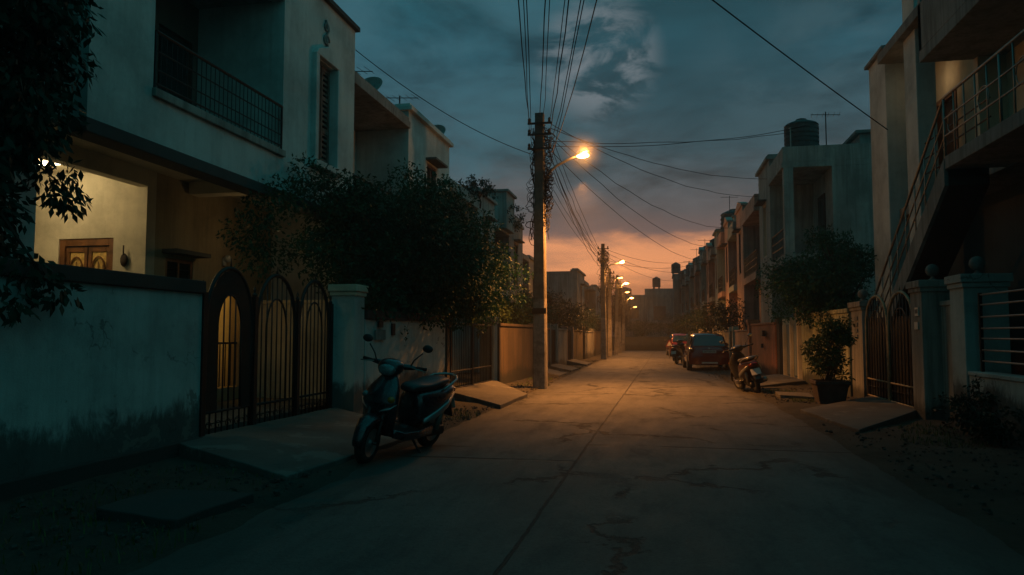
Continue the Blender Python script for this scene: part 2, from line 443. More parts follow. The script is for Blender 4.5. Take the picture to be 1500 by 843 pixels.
slab('driveway_ramp', [(-4.05, 33), (-3.15, 32.6), (-3.15, 35), (-4.05, 35.6)], [.24, .085, .085, .24], .3, '')
slab('driveway_ramp', [(4.3, 13.6), (2.75, 11.2), (2.45, 14.0), (4.3, 16.4)], [.17, .085, .085, .17], .3, '')
slab('driveway_ramp', [(3.95, 21.6), (2.55, 20.2), (2.3, 22.6), (3.8, 25.4)], [.15, .085, .085, .15], .3, '')
slab('paving_slab', [(-4.2, 4.95), (-3.4, 4.75), (-3.3, 5.7), (-4.15, 5.65)], [.115, .105, .105, .115], .09, '', 'plinth')
slab('paving_slab', [(2.55, 16.9), (3.2, 16.6), (3.3, 17.7), (2.6, 17.9)], [.115, .105, .105, .115], .09, '')

# loose stones, dry leaves and grass along the verges
def rubble(regions, n, smin, smax):
    m = MB()
    for _ in range(n):
        (x0, x1, y0, y1) = regions[int(rng.integers(len(regions)))]
        x = rng.uniform(x0, x1); y = rng.uniform(y0, y1); s_ = rng.uniform(smin, smax) * rng.choice([.5, .7, 1])
        rot = Matrix.Rotation(rng.uniform(0, 6.28), 3, 'Z') @ Matrix.Rotation(rng.uniform(-.5, .5), 3, 'X')
        vs = []
        for q in [(-1, -1, -.6), (1, -1, -.6), (1, 1, -.6), (-1, 1, -.6), (-.7, -.6, .5), (.6, -.7, .6), (.7, .6, .45), (-.6, .7, .55)]:
            v = rot @ Vector((q[0] * s_ * rng.uniform(.6, 1), q[1] * s_ * rng.uniform(.6, 1), q[2] * s_ * rng.uniform(.5, 1)))
            vs.append((x + v.x, y + v.y, .06 + v.z))
        m.add(vs, [(0, 3, 2, 1), (4, 5, 6, 7), (0, 1, 5, 4), (1, 2, 6, 5), (2, 3, 7, 6), (3, 0, 4, 7)])
    return m
o = rubble([(-4.5, -3.0, 9.9, 13.6), (-4.0, -3.0, 16.6, 24), (-5.2, -3.2, 4, 7), (2.3, 4, 15.5, 20), (2.3, 4.2, 6, 12), (-3.9, -3.1, 26, 40), (1.6, 3, 22, 40)], 2600, .008, .032).build('gravel', 'stone')
tag(o, kind='stuff')

def grass_mesh(patches, n, h0, h1):
    m = MB()
    for _ in range(n):
        cx, cy, r = patches[int(rng.integers(len(patches)))]
        a = rng.uniform(0, 6.28); d = r * math.sqrt(rng.uniform()); x = cx + d * math.cos(a); y = cy + d * math.sin(a) * 1.6
        h = rng.uniform(h0, h1); w = rng.uniform(.003, .008); b = rng.uniform(0, 6.28); l = rng.uniform(.1, .7) * h
        dx, dy = math.cos(b) * w, math.sin(b) * w; ex, ey = math.cos(b + 1.6) * l, math.sin(b + 1.6) * l
        m.add([(x - dx, y - dy, .02), (x + dx, y + dy, .02), (x + ex * .4 + dx * .7, y + ey * .4 + dy * .7, .02 + h * .6), (x + ex * .4 - dx * .7, y + ey * .4 - dy * .7, .02 + h * .6), (x + ex, y + ey, .02 + h)], [(0, 1, 2, 3), (3, 2, 4)])
    return m
o = grass_mesh([(-4.3, 6.1, .8), (-3.7, 4.4, .6), (-4.6, 4.6, .7), (-3.5, 12.3, .5), (-3.4, 20, .5), (-3.6, 22.5, .4), (3.6, 10.6, .5), (3.9, 11.6, .5), (2.8, 18.6, .4), (2.9, 16.3, .3), (-3.5, 30, .4)], 4200, .02, .1).build('grass', 'leafwarm')
tag(o, kind='stuff')

# ------------------------------------------------------------------ foliage
def leaf_cloud(centres, radii, n, size, droop=.3, aspect=.42, squash=.8):
    """n leaf blades spread through clumps; returns MB-like with quads"""
    k = len(centres); C = np.array(centres, float); Rr = np.array(radii, float)
    idx = rng.choice(k, n, p=(Rr ** 2) / (Rr ** 2).sum())
    d = rng.normal(size=(n, 3)); d /= np.linalg.norm(d, axis=1)[:, None]
    rad = Rr[idx] * (rng.uniform(0, 1, n) ** .45)
    P = C[idx] + d * rad[:, None] * np.array([1, 1, squash])
    t = rng.normal(size=(n, 3)) * .8 + d * .7; t[:, 2] -= droop * 1.6; t /= np.linalg.norm(t, axis=1)[:, None]
    u = np.cross(t, rng.normal(size=(n, 3))); u /= np.linalg.norm(u, axis=1)[:, None] + 1e-9
    s_ = size * rng.uniform(.55, 1.25, n)[:, None]
    a = P; b = P + t * s_ * .45 + u * s_ * aspect * .5; c = P + t * s_; e = P + t * s_ * .45 - u * s_ * aspect * .5
    m = MB(); V = np.stack([a, b, c, e], 1).reshape(-1, 3)
    m.v = [tuple(x) for x in V.tolist()]; m.f = [(4 * i, 4 * i + 1, 4 * i + 2, 4 * i + 3) for i in range(n)]
    return m

def crown_clumps(c, r, n, rmin, rmax, seed, zmin=None, shell=.55):
    rg = np.random.default_rng(seed); out = []
    while len(out) < n:
        d = rg.normal(size=3); d /= np.linalg.norm(d); f = rg.uniform(shell, 1) * (1 + .42 * noise.noise((d[0] * 2.2 + seed, d[1] * 2.2, d[2] * 2.2)))
        p = np.array(c) + d * f * np.array(r)
        if zmin is not None and p[2] < zmin: continue
        out.append((p, rg.uniform(rmin, rmax)))
    return [o[0] for o in out], [o[1] for o in out]

def tree(name, label, cat, base, c, r, nclump, rc, nleaf, size, mat, seed, zmin=None, trunk_r=.1, extra=(), droop=.3, sprays=40, group=None, mult=1.0):
    t = thing(name, label, cat, base, group)
    cs, rs = crown_clumps(c, r, nclump, rc[0], rc[1], seed, zmin)
    for e in extra: cs.append(np.array(e[:3])); rs.append(e[3])
    rg = np.random.default_rng(seed + 1)
    # bare sprays that break the outline: lines of a few leaves beyond the clumps
    sp_c, sp_r = [], []
    tw = MB(); B = Vector(base); top = Vector((base[0] * .5 + c[0] * .5, base[1] * .5 + c[1] * .5, c[2] - r[2] * .35))
    tw.tube([B + Vector((0, 0, -.1)), B.lerp(top, .4) + Vector((.05, -.04, 0)), top], [trunk_r, trunk_r * .8, trunk_r * .6], 8)
    for q, rr in list(zip(cs, rs))[:: max(1, nclump // 40)]:
        q = Vector(q); mid = top.lerp(q, .5) + Vector((0, 0, .15 * rr + .1))
        tw.tube([top.lerp(B, .15), mid, q], [trunk_r * .4, trunk_r * .22, .008], 5)
    for i in range(sprays):
        d = rg.normal(size=3); d[2] = abs(d[2]) * .7 if rg.uniform() < .7 else d[2]; d /= np.linalg.norm(d)
        p0 = np.array(c) + d * np.array(r) * .9; ln = rg.uniform(.3, 1.0) * min(r) * .55 + .12
        dirn = d + rg.normal(size=3) * .35; dirn /= np.linalg.norm(dirn)
        if zmin is not None and p0[2] < zmin: continue
        pts = [Vector(p0 + dirn * ln * s_ + np.array([0, 0, -.25 * ln * s_ * s_])) for s_ in (0, .5, 1)]
        tw.tube(pts, [.008, .006, .003], 4)
        for s_ in (.3, .6, .85, 1): sp_c.append(p0 + dirn * ln * s_ + np.array([0, 0, -.25 * ln * s_ * s_])); sp_r.append(.07)
    tw.build('trunk', 'bark', t, smooth=True)
    lc = leaf_cloud(cs, rs, int(nleaf * mult), size, droop)
    if sp_c:
        l2 = leaf_cloud(sp_c, sp_r, len(sp_c) * 7, size * .95, droop); lc.add(l2.v, l2.f)
    lc.build('crown', mat, t)
    return t

# ------------------------------------------------------------------ iron gates, pillars, walls
def arch_pts(a, z0, b, n=18, cx=0):
    return [(cx + a * math.cos(math.pi - math.pi * k / n), z0 + b * (math.sin(math.pi * k / n) ** .9)) for k in range(n + 1)]

def ztop(x, a, z0, b):
    q = max(0, 1 - (x / a) ** 2); return z0 + b * math.sqrt(q)

def gate_leaf(root, p0, p1, zb, zs, zt, nb, panel=None, mat='iron', mat2='iron'):
    """one arched leaf standing between ground points p0 and p1"""
    d = Vector((p1[0] - p0[0], p1[1] - p0[1])); w = d.length; d.normalize()
    n = Vector((d.y, -d.x))
    def W(x, z, o=0): return (p0[0] + d.x * (x + w / 2) + n.x * o, p0[1] + d.y * (x + w / 2) + n.y * o, z)
    a = w / 2 - .03; ai = a * .52; zsi = zs - .05; bt = zt - zs; bi = bt * .62
    fr = MB()
    fr.tube([W(-a, zb)] + [W(x, z) for x, z in arch_pts(a, zs, bt)] + [W(a, zb)], .028, 6)
    for z in (zb + .02, zb + .36): fr.tube([W(-a, z), W(a, z)], .018, 6)
    fr.tube([W(0, zt), W(0, zt + .13)], [.014, .004], 6)
    leaf = fr.build('leaf', mat, root, smooth=True)
    gr = MB()
    gr.tube([W(-ai, zb + .36)] + [W(x, z) for x, z in arch_pts(ai, zsi, bi)] + [W(ai, zb + .36)], .014, 6)
    for i in range(1, nb + 1):
        x = -a + 2 * a * i / (nb + 1)
        gr.tube([W(x, zb), W(x, ztop(x, a, zs, bt) - .01)], .011, 5)
    for i in range(5):   # little scrolls in the bottom band
        x = -a + 2 * a * (i + .5) / 5
        gr.tube([W(x + .07 * math.cos(k * .7) * (1 - k / 12), zb + .19 + .07 * math.sin(k * .7) * (1 - k / 12)) for k in range(11)], .007, 4)
    gr.tube([W(-a, zb + .22), W(a, zb + .22)], .007, 4)
    gr.build('grille', mat2, leaf, smooth=True)
    if panel:
        P = MB(); outer = arch_pts(a - .03, zs, bt - .03, 18); inner = arch_pts(ai + .005, zsi, bi, 18)
        lo = panel
        outer = [(-(a - .03), lo)] + outer + [(a - .03, lo)]; inner = [(-(ai + .005), lo)] + inner + [(ai + .005, lo)]
        vs = [W(x, z, .012) for x, z in outer] + [W(x, z, .012) for x, z in inner]; k = len(outer)
        P.add(vs, [(i, i + 1, k + i + 1, k + i) for i in range(k - 1)])
        P.build('sheet_panel', 'rust', leaf)
    return leaf

def post(root, p, z0, z1, s_=.05, mat='iron', name='post', tip=True):
    m = MB().box(p[0] - s_ / 2, p[0] + s_ / 2, p[1] - s_ / 2, p[1] + s_ / 2, z0, z1)
    if tip: m.lathe([(.03, 0), (.035, .03), (.012, .06), (.022, .09), (.002, .15)], (p[0], p[1], z1), 8)
    return m.build(name, mat, root)

def pillar(label, x0, x1, y0, y1, z1, mat='whitewall', cap='white', ball=False, plate=None, cat='gate pillar', group=None):
    t = thing('gate_pillar', label, cat, ((x0 + x1) / 2, (y0 + y1) / 2, 0), group)
    MB().box(x0, x1, y0, y1, 0, z1 - .12).build('shaft', mat, t, bevel=.012)
    m = MB(); e = .05
    m.box(x0 - e * .5, x1 + e * .5, y0 - e * .5, y1 + e * .5, z1 - .19, z1 - .12)
    m.box(x0 - e, x1 + e, y0 - e, y1 + e, z1 - .118, z1)
    m.build('cap', cap, t, bevel=.01)
    if ball:
        cx, cy = (x0 + x1) / 2, (y0 + y1) / 2
        b = MB().lathe([(.07, 0), (.07, .02), (.03, .05), (.028, .08)], (cx, cy, z1), 12); b.ball((cx, cy, z1 + .175), .105, 16)
        b.build('finial', 'grey2', t, smooth=True)
    if plate:
        (ax, c0, c1, pz0, pz1, face) = plate
        b = MB()
        if ax == 'x': b.box(face - .02, face + .006, c0, c1, pz0, pz1)
        else: b.box(c0, c1, face - .02, face + .006, pz0, pz1)
        b.build('name_plate', 'ink', t)
    return t

def wall(label, p0, p1, z1, th, mat, cap='coping', capz=.1, out=.05, plinth=0, side=1, group=None, cat='compound wall'):
    t = thing('compound_wall', label, cat, (p0[0], p0[1], 0), group)
    MB().seg(p0, p1, -.05, z1 - capz, 0, th * side).build('wall_face', mat, t, bevel=.01)
    MB().seg(p0, p1, z1 - capz + .001, z1, -out * side, (th + out) * side).build('coping', cap, t, bevel=.012)
    if plinth: MB().seg(p0, p1, -.05, plinth, -.07 * side, -.001 * side).build('plinth', 'plinth', t, bevel=.015)
    return t

# ---- left boundary
wall('white compound wall with maroon coping and mould-blackened foot left of the arched gate', (-5.4, 8.0), (-5.4, -3.0), 2.06, .22, 'whitewall', capz=.15, plinth=.2)
gt = thing('driveway_gate', 'black iron driveway gate of three arched leaves beside the lit porch', 'gate', (-5.42, 9.8, 0))
ys = [8.04, 9.2, 10.42, 11.58]
for i in range(3):
    gate_leaf(gt, (-5.42, ys[i] + .03), (-5.42, ys[i + 1] - .03), .1, 1.5, 2.27, 7, panel=(.47, None, None)[i])
for y in ys: post(gt, (-5.42, y), .05, 1.93, .085)
pillar('squat pale gate pillar with stepped cap beside the three-leaf gate', -5.42, -5.0, 11.62, 12.05, 2.26, 'whitewall', 'cream')
w = wall('white compound wall with fixed notice plates behind the blue scooter', (-4.99, 12.06), (-4.5, 15.3), 1.84, .2, 'whitewall', capz=.16, side=-1, plinth=.12)
nb = MB().seg((-4.93, 12.33), (-4.88, 12.68), 1.32, 1.5, .004, .03); nb.build('notice_plate', 'grey2', w)
nb = MB().seg((-4.92, 12.45), (-4.9, 12.6), 1.54, 1.66, .004, .035); nb.build('switch_box', 'black', w)
nb = MB().seg((-4.85, 12.95), (-4.83, 13.05), 1.4, 1.62, .004, .03); nb.build('letter_slot', 'black', w)
g2 = thing('driveway_gate', 'plain black barred gate in shade below the overhanging tree', 'gate', (-4.4, 17, 0))
pA, pB = (-4.47, 15.55), (-4.3, 18.85)
for a, b in ((0, .5), (.5, 1)):
    q0 = (pA[0] + (pB[0] - pA[0]) * a, pA[1] + (pB[1] - pA[1]) * a + .03); q1 = (pA[0] + (pB[0] - pA[0]) * b, pA[1] + (pB[1] - pA[1]) * b - .03)
    fr = MB()
    for z in (.22, .6, 1.65): fr.tube([(q0[0], q0[1], z), (q1[0], q1[1], z)], .02, 6)
    for q in (q0, q1): fr.tube([(q[0], q[1], .22), (q[0], q[1], 1.68)], .025, 6)
    lf = fr.build('leaf', 'iron', g2)
    gr = MB()
    for k in range(1, 12):
        x = q0[0] + (q1[0] - q0[0]) * k / 12; y = q0[1] + (q1[1] - q0[1]) * k / 12
        gr.tube([(x, y, .22), (x, y, 1.72 + .03 * (k % 2))], .009, 5)
    gr.build('grille', 'iron', lf)
pillar('narrow brown gate pillar at the near side of the shaded barred gate', -4.75, -4.46, 15.32, 15.52, 1.76, 'tan', 'tan')
pillar('green-grey gate pillar with pale cap between shaded gate and stained tan wall', -4.62, -4.24, 18.9, 19.35, 1.88, 'teal', 'greywall')
wall('rain-streaked tan wall lit orange behind the tall street lamp pole', (-4.2, 19.37), (-4.1, 24.3), 1.72, .2, 'tan', 'tan', .08, side=-1, out=.03)
for k, (y0, y1, z, mt, lb) in enumerate([(26.4, 27.7, 1.66, 'orange', 'short terracotta wall just beyond the nearest pole'), (30.1, 32.9, 1.66, 'greywall', 'grey streaked wall under the dark roadside shrubs'),
        (35.7, 39.6, 1.64, 'tan', 'tan wall before the second pole'), (41.4, 46, 1.6, 'greywall', 'grey wall beyond the second pole'), (47.4, 60, 1.6, 'tan', 'long far tan wall under the distant lamps')]):
    wall(lb, (-4.1 + k * .03, y0), (-4.07 + k * .03, y1), z, .2, mt, mt, .07, side=-1, out=.03)
for k, (y0, y1, lb) in enumerate([(24.4, 26.3, 'dark steel sheet gate behind the nearest pole'), (27.8, 30, 'second dark steel sheet gate along the left walls'), (33, 35.6, 'third dark steel sheet gate, among the shrubs'), (39.7, 41.3, 'narrow dark steel gate beside the second pole'), (46.1, 47.3, 'far narrow steel gate on the left side')]):
    t = thing('steel_gate', lb, 'gate', (-4.12, y0, 0))
    ym = (y0 + y1) / 2
    for a, b in ((y0 + .2, ym - .01), (ym + .01, y1 - .2)):
        f = MB().box(-4.16, -4.13, a, b, .25, 1.55)
        lf = f.build('leaf', 'rust', t)
        rb = MB()
        for q in range(5): yy = a + (b - a) * (q + .5) / 5; rb.box(-4.129, -4.11, yy - .015, yy + .015, .27, 1.6)
        rb.build('grille', 'iron', lf)
    for yy in (y0, y1 - .19): MB().box(-4.3, -4.03, yy, yy + .19, 0, 1.78 + .05 * (k % 2)).build('pillar', ('tan', 'greywall', 'pink')[k % 3], t, bevel=.02)

# ---- right boundary
wall('low white wall under the horizontal pipe grille on the right', (4.3, -3), (4.3, 11.55), .9, .24, 'whitewall', 'whitewall', .06, side=1, out=.02)
rg_ = thing('pipe_grille', 'rusted horizontal pipe grille set on the low white wall', 'grille', (4.42, 8, .9))
m = MB()
for z in (1.05, 1.2, 1.36, 1.5, 1.66, 1.83, 1.97): m.tube([(4.42, -3, z), (4.42, 11.45, z)], .014, 6)
m.build('rail', 'galv', rg_, smooth=True)
for y in (11.4, 9.9, 8.4, 6.9, 5.4): post(rg_, (4.42, y), .9, 2.0, .04, 'iron', 'upright', False)
pillar('white pillar with round ball finial at the end of the pipe grille', 4.28, 4.86, 11.58, 12.1, 2.28, 'whitewall', 'whitewall', True)
t = pillar('weathered pillar with two small house plates right of the pale arched gate', 4.18, 4.72, 13.0, 13.55, 2.3, 'greywall', 'greywall', True)
MB().box(4.16, 4.178, 13.12, 13.28, 1.72, 1.86).build('house_plate', 'plate', t); MB().box(4.16, 4.178, 13.15, 13.32, 1.5, 1.62).build('house_plate', 'plate', t)
m = MB()
for q in range(4): m.box(4.157, 4.1598, 13.135 + .035 * q, 13.152 + .035 * q, 1.76, 1.83)
m.build('plate_mark', 'ink', t)
wall('short grey wall between the two ball-topped pillars', (4.45, 12.12), (4.45, 12.98), 1.95, .2, 'greywall', 'greywall', .08, side=1, out=.02)
pg = thing('garden_gate', 'double arched garden gate with cream frame and dark bars', 'gate', (4.26, 15.1, 0))
l1_ = gate_leaf(pg, (4.26, 13.62), (4.26, 15.1), .15, 1.55, 2.18, 7, None, 'palegate')
l2_ = gate_leaf(pg, (4.26, 15.12), (4.26, 16.62), .15, 1.55, 2.18, 7, None, 'palegate')
for y in (15.08, 15.14): post(pg, (4.26, y), .12, 1.6, .045, 'palegate', 'post', False)
for o_, y0_, y1_ in ((l1_, 13.68, 15.03), (l2_, 15.18, 16.56)): MB().box(4.285, 4.293, y0_, y1_, .2, 1.75).build('backing_sheet', 'iron', o_)
t = pillar('ball-topped pillar behind the potted shrub', 4.2, 4.5, 16.68, 17.6, 2.12, 'greywall', 'greywall', True)
m = MB()
for q in range(4): m.box(4.18, 4.198, 17.0, 17.22, 1.72 - q * .13, 1.80 - q * .13)
m.build('letter_tile', 'grey2', t)
wall('peeling pale green wall behind the potted shrub', (4.16, 17.62), (3.98, 22.2), 2.0, .2, 'greenwall', 'greenwall', .1, side=1, out=.03)
t = thing('steel_gate', 'green steel gate between white posts beyond the potted shrub', 'gate', (3.9, 23.3, 0))
pts = [(3.96, 22.45), (3.9, 23.3), (3.84, 24.15)]
for q in (0, 1):
    lf = MB().seg((pts[q][0] + .03, pts[q][1] + .08), (pts[q + 1][0] + .03, pts[q + 1][1] - .08), .2, 1.72, 0, .03).build('leaf', 'teal', t)
for x, y in pts: MB().box(x - .06, x + .12, y - .07, y + .07, 0, 1.92).build('white_post', 'cream', t, bevel=.01)
MB().box(3.62, 3.82, 22.6, 24.6, 0, .16).build('step', 'concrete', t, bevel=.02)
pillar('tan gate post beside the terracotta wall', 3.72, 3.98, 24.5, 25.0, 1.95, 'tan', 'tan')
ow = wall('terracotta wall lit by the street lamp behind the parked scooter', (3.68, 25.02), (3.45, 29.4), 1.82, .2, 'orange', 'orange', .08, side=1, out=.03)
MB().box(3.45, 3.56, 26.3, 26.75, 1.35, 1.55).build('meter_box', 'black', ow); MB().box(3.48, 3.55, 26.85, 27.0, .95, 1.1).build('tap_box', 'black', ow)
pillar('tall terracotta pillar before the red car', 3.38, 3.75, 29.42, 29.9, 1.98, 'orange', 'orange')
for k, (x0, y0, x1, y1, mt, lb) in enumerate([(3.4, 29.95, 3.2, 33, 'pink', 'dull pink wall right beside the red car'), (3.1, 34.9, 2.85, 39.5, 'greywall', 'grey wall beyond the red car'), (2.75, 41.5, 2.5, 46, 'tan', 'tan wall in front of the middle terraced houses'), (2.4, 48, 2.0, 60, 'greywall', 'far grey wall at the end of the right side')]):
    wall(lb, (x0, y0), (x1, y1), 1.6, .2, mt, mt, .07, side=1, out=.03)
for k, (x, y0, y1, lb) in enumerate([(3.18, 33.05, 34.85, 'rusty steel gate just past the red car'), (2.82, 39.55, 41.45, 'rusty steel gate further down the right side'), (2.45, 46.05, 47.95, 'farthest rusty steel gate on the right side')]):
    t = thing('steel_gate', lb, 'gate', (x, y0, 0)); ym = (y0 + y1) / 2
    for a, b in ((y0 + .2, ym - .01), (ym + .01, y1 - .2)):
        lf = MB().box(x, x + .03, a, b, .2, 1.5).build('leaf', 'palegate', t)
        rb = MB()
        for q in range(5): yy = a + (b - a) * (q + .5) / 5; rb.box(x - .02, x - .001, yy - .015, yy + .015, .2, 1.55)
        rb.build('grille', 'iron', lf)
    for yy in (y0, y1 - .19): MB().box(x - .07, x + .2, yy, yy + .19, 0, 1.75).build('pillar', 'cream', t, bevel=.02)

# ------------------------------------------------------------------ house pieces
def railing_x(root, x, y0, y1, z0, z1, n, mat='iron', rails=(0,), name='railing', vr=.008, every=None):
    m = MB()
    m.tube([(x, y0, z1), (x, y1, z1)], .024, 6); m.tube([(x, y0, z0 + .06), (x, y1, z0 + .06)], .014, 6)
    for r_ in rails: m.tube([(x, y0, z0 + (z1 - z0) * r_), (x, y1, z0 + (z1 - z0) * r_)], .011, 5)
    for k in range(n + 1):
        y = y0 + (y1 - y0) * k / n; m.tube([(x, y, z0), (x, y, z1)], .018 if k in (0, n) else vr, 5)
    return m.build(name, mat, root)

def window_x(root, xs, y0, y1, z0, z1, s_, frame='wood', pane='glassdark', mull=1, bars=True, shade=True, proud=.05, shade_mat='concrete'):
    """window on a wall facing the street; xs wall face, s_ = +1 wall's outside is +x"""
    f = MB(); t = .06
    a, b = xs - .03 * s_, xs + proud * s_
    f.box(a, b, y0, y0 + t, z0, z1); f.box(a, b, y1 - t, y1, z0, z1); f.box(a, b, y0 + t, y1 - t, z0, z0 + t); f.box(a, b, y0 + t, y1 - t, z1 - t, z1)
    for k in range(mull):
        y = y0 + (y1 - y0) * (k + 1) / (mull + 1); f.box(a, b - .01 * s_, y - .025, y + .025, z0 + t, z1 - t)
    w = f.build('window', frame, root)
    MB().box(xs + .002 * s_, xs + .012 * s_, y0 + .03, y1 - .03, z0 + .03, z1 - .03).build('pane', pane, w)
    if bars:
        g_ = MB()
        for k in range(1, 7): z = z0 + (z1 - z0) * k / 7; g_.tube([(xs + .03 * s_, y0 + .03, z), (xs + .03 * s_, y1 - .03, z)], .007, 4)
        g_.build('grille', 'iron', w)
    if shade: MB().box(xs - .02 * s_, xs + .42 * s_, y0 - .15, y1 + .15, z1 + .06, z1 + .13).build('sunshade', shade_mat, w, bevel=.01)
    return w

def tank(root_name_label, x, y, z, r=.5, h=1.0, group=None, label=None):
    t = thing('water_tank', label, 'water tank', (x, y, z), group)
    prof = [(r * .96, 0), (r, .03)]
    for k in range(5):
        z0 = .05 + (h * .74) * k / 5; z1 = .05 + (h * .74) * (k + 1) / 5
        prof += [(r, z0), (r, z0 + .09), (r * .95, z0 + .1), (r * .95, z1)]
    prof += [(r, h * .8), (r * .9, h * .86), (r * .45, h * .96), (r * .3, h * .97)]
    m = MB(); m.lathe(prof, (x, y, z + .25), 20); m.build('tank_body', 'tank', t)
    MB().lathe([(r * .3, 0), (r * .32, .06), (r * .1, .1)], (x, y, z + .25 + h * .965), 14).build('lid', 'tank', t, smooth=True)
    m = MB()
    for sx in (-1, 1):
        m.box(x + sx * r * .6 - .1, x + sx * r * .6 + .1, y - r * .8, y + r * .8, z - .02, z + .249)
    m.build('stand', 'concrete', t)
    MB().tube([(x - r * .8, y - r, z), (x - r * .8, y - r, z + .9), (x - r * .8, y - r * .5, z + .95)], .02, 6).build('pipe', 'galv', t)
    return t

def antenna(label, x, y, z, h=1.2, dish=False, group=None):
    t = thing('roof_antenna', label, 'antenna', (x, y, z), group)
    m = MB().tube([(x, y, z - .05), (x, y, z + h)], .02, 6)
    if not dish:
        m.tube([(x - .5, y - .1, z + h * .93), (x + .5, y + .1, z + h * .93)], .012, 5)
        for k in range(6): q = -.45 + k * .18; m.tube([(x + q - .03, y - .25, z + h * .93), (x + q + .03, y + .25, z + h * .93)], .007, 4)
    m.build('mast', 'iron', t)
    if dish:
        d = MB(); d.lathe([(.02, 0), (.15, .02), (.28, .075), (.33, .12), (.34, .12), (.28, .06), (.15, .005)], (0, 0, 0), 18)
        d.xf(Matrix.Translation((x, y, z + h)) @ Matrix.Rotation(R(55), 4, 'X')); d.build('dish', 'grey2', t, smooth=True)
    return t

# ------------------------------------------------------------------ left house with the lit porch
H = thing('two_storey_house', 'white two-storey house with lit porch and railed balcony behind the arched gate', 'house', (-8, 11, 0))
XF = -6.4
m = MB()
m.wallx(XF - .25, XF, 7.2, 14.7, 3.9, 8.0, [(8.3, 11.65, 4.62, 7.3), (12.85, 13.68, 4.72, 6.75)])
m.box(-13, XF - .251, 7.2, 7.45, 3.9, 8.0); m.box(-13, XF - .251, 14.45, 14.7, 0, 8.0)
m.box(-13, -8.4, 7.46, 14.44, 7.3, 7.5)
m.box(-6.75, XF - .252, 8.05, 8.29, 4.5, 7.3); m.box(-8.1, XF - .252, 11.66, 11.9, 4.5, 7.3)      # balcony cheeks
m.build('wall', 'white', H)
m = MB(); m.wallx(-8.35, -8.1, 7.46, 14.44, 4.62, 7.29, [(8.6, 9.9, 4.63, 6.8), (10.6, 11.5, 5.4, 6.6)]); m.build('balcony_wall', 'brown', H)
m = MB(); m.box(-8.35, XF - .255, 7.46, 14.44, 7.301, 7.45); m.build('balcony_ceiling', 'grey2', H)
m = MB(); m.box(-8.099, XF + .06, 8.28, 11.68, 4.5, 4.615); m.build('balcony_sill', 'greywall', H, bevel=.01)
MB().box(-12.9, XF + .09, 7.1, 14.78, 8.001, 8.1).build('coping', 'darkband', H, bevel=.01)
MB().box(XF - .27, XF + .07, 7.12, 14.76, 3.72, 3.89).build('ledge', 'darkband', H, bevel=.012)
m = MB(); m.box(-12.9, XF - .251, 7.46, 14.44, 4.1, 4.22) ; m.box(-8.09, XF - .26, 11.5, 11.8, 3.88, 4.099); m.build('porch_ceiling', 'cream', H)
railing_x(H, XF + .0, 8.33, 11.62, 4.63, 5.38, 30, 'iron', (.33, .66), vr=.007)
d = MB().box(-8.2, -8.16, 8.65, 9.85, 4.64, 6.75).build('balcony_door', 'darkwood', H)
MB().box(-8.159, -8.14, 8.8, 9.2, 5.6, 6.5).build('pane', 'glassdark', d); MB().box(-8.159, -8.14, 9.3, 9.7, 5.6, 6.5).build('pane', 'glassdark', d)
d = MB().box(-8.2, -8.16, 10.62, 11.48, 5.42, 6.58).build('balcony_window', 'darkwood', H); MB().box(-8.159, -8.14, 10.7, 11.4, 5.5, 6.5).build('pane', 'glassdark', d)
# tall ornamental window in the bay
f = MB(); y0, y1, z0, z1 = 12.85, 13.68, 4.72, 6.75
f.box(XF - .02, XF + .1, y0 - .14, y0 - .002, z0, z1 + .02); f.box(XF - .02, XF + .1, y1 + .002, y1 + .14, z0, z1 + .02)
f.box(XF - .02, XF + .16, y0 - .2, y1 + .2, z0 - .13, z0 - .002)
f.prism([(y0 - .14, z1 + .021), (y1 + .14, z1 + .021), (y1 + .05, z1 + .14), ((y0 + y1) / 2, z1 + .34), (y0 - .05, z1 + .14)], 'x', XF - .02, XF + .1)
W_ = f.build('window', 'white', H, bevel=.015)
m = MB()
for a, b in ((y0 + .02, (y0 + y1) / 2 - .02), ((y0 + y1) / 2 + .02, y1 - .02)):
    m.box(XF - .12, XF - .08, a, a + .07, z0 + .02, z1 - .02); m.box(XF - .12, XF - .08, b - .07, b, z0 + .02, z1 - .02)
    for z in (z0 + .02, z0 + .68, z0 + 1.34, z1 - .1): m.box(XF - .12, XF - .08, a + .071, b - .071, z, z + .08)
    for k in range(18):
        z = z0 + .12 + k * .104; m.box(XF - .115, XF - .095, a + .071, b - .071, z, z + .05)
m.build('shutter', 'shutter', W_)
MB().box(XF - .2, XF - .16, y0, y1, z0, z1).build('pane', 'glassdark', W_)
m = MB(); yc = (y0 + y1) / 2   # plaster scroll above the window
for (q, r0) in ((7.22, .13), (7.48, .1)):
    m.tube([(XF + .02, yc + r0 * math.cos(k * .5) * (1 - k / 20), q + r0 * math.sin(k * .5) * (1 - k / 20)) for k in range(16)], .022, 6)
m.tube([(XF + .02, yc - .1, 7.02), (XF + .02, yc + .06, 7.12), (XF + .02, yc - .03, 7.3), (XF + .02, yc + .1, 7.45), (XF + .02, yc - .04, 7.62)], .026, 6)
m.build('plaster_scroll', 'grey2', H, smooth=True)
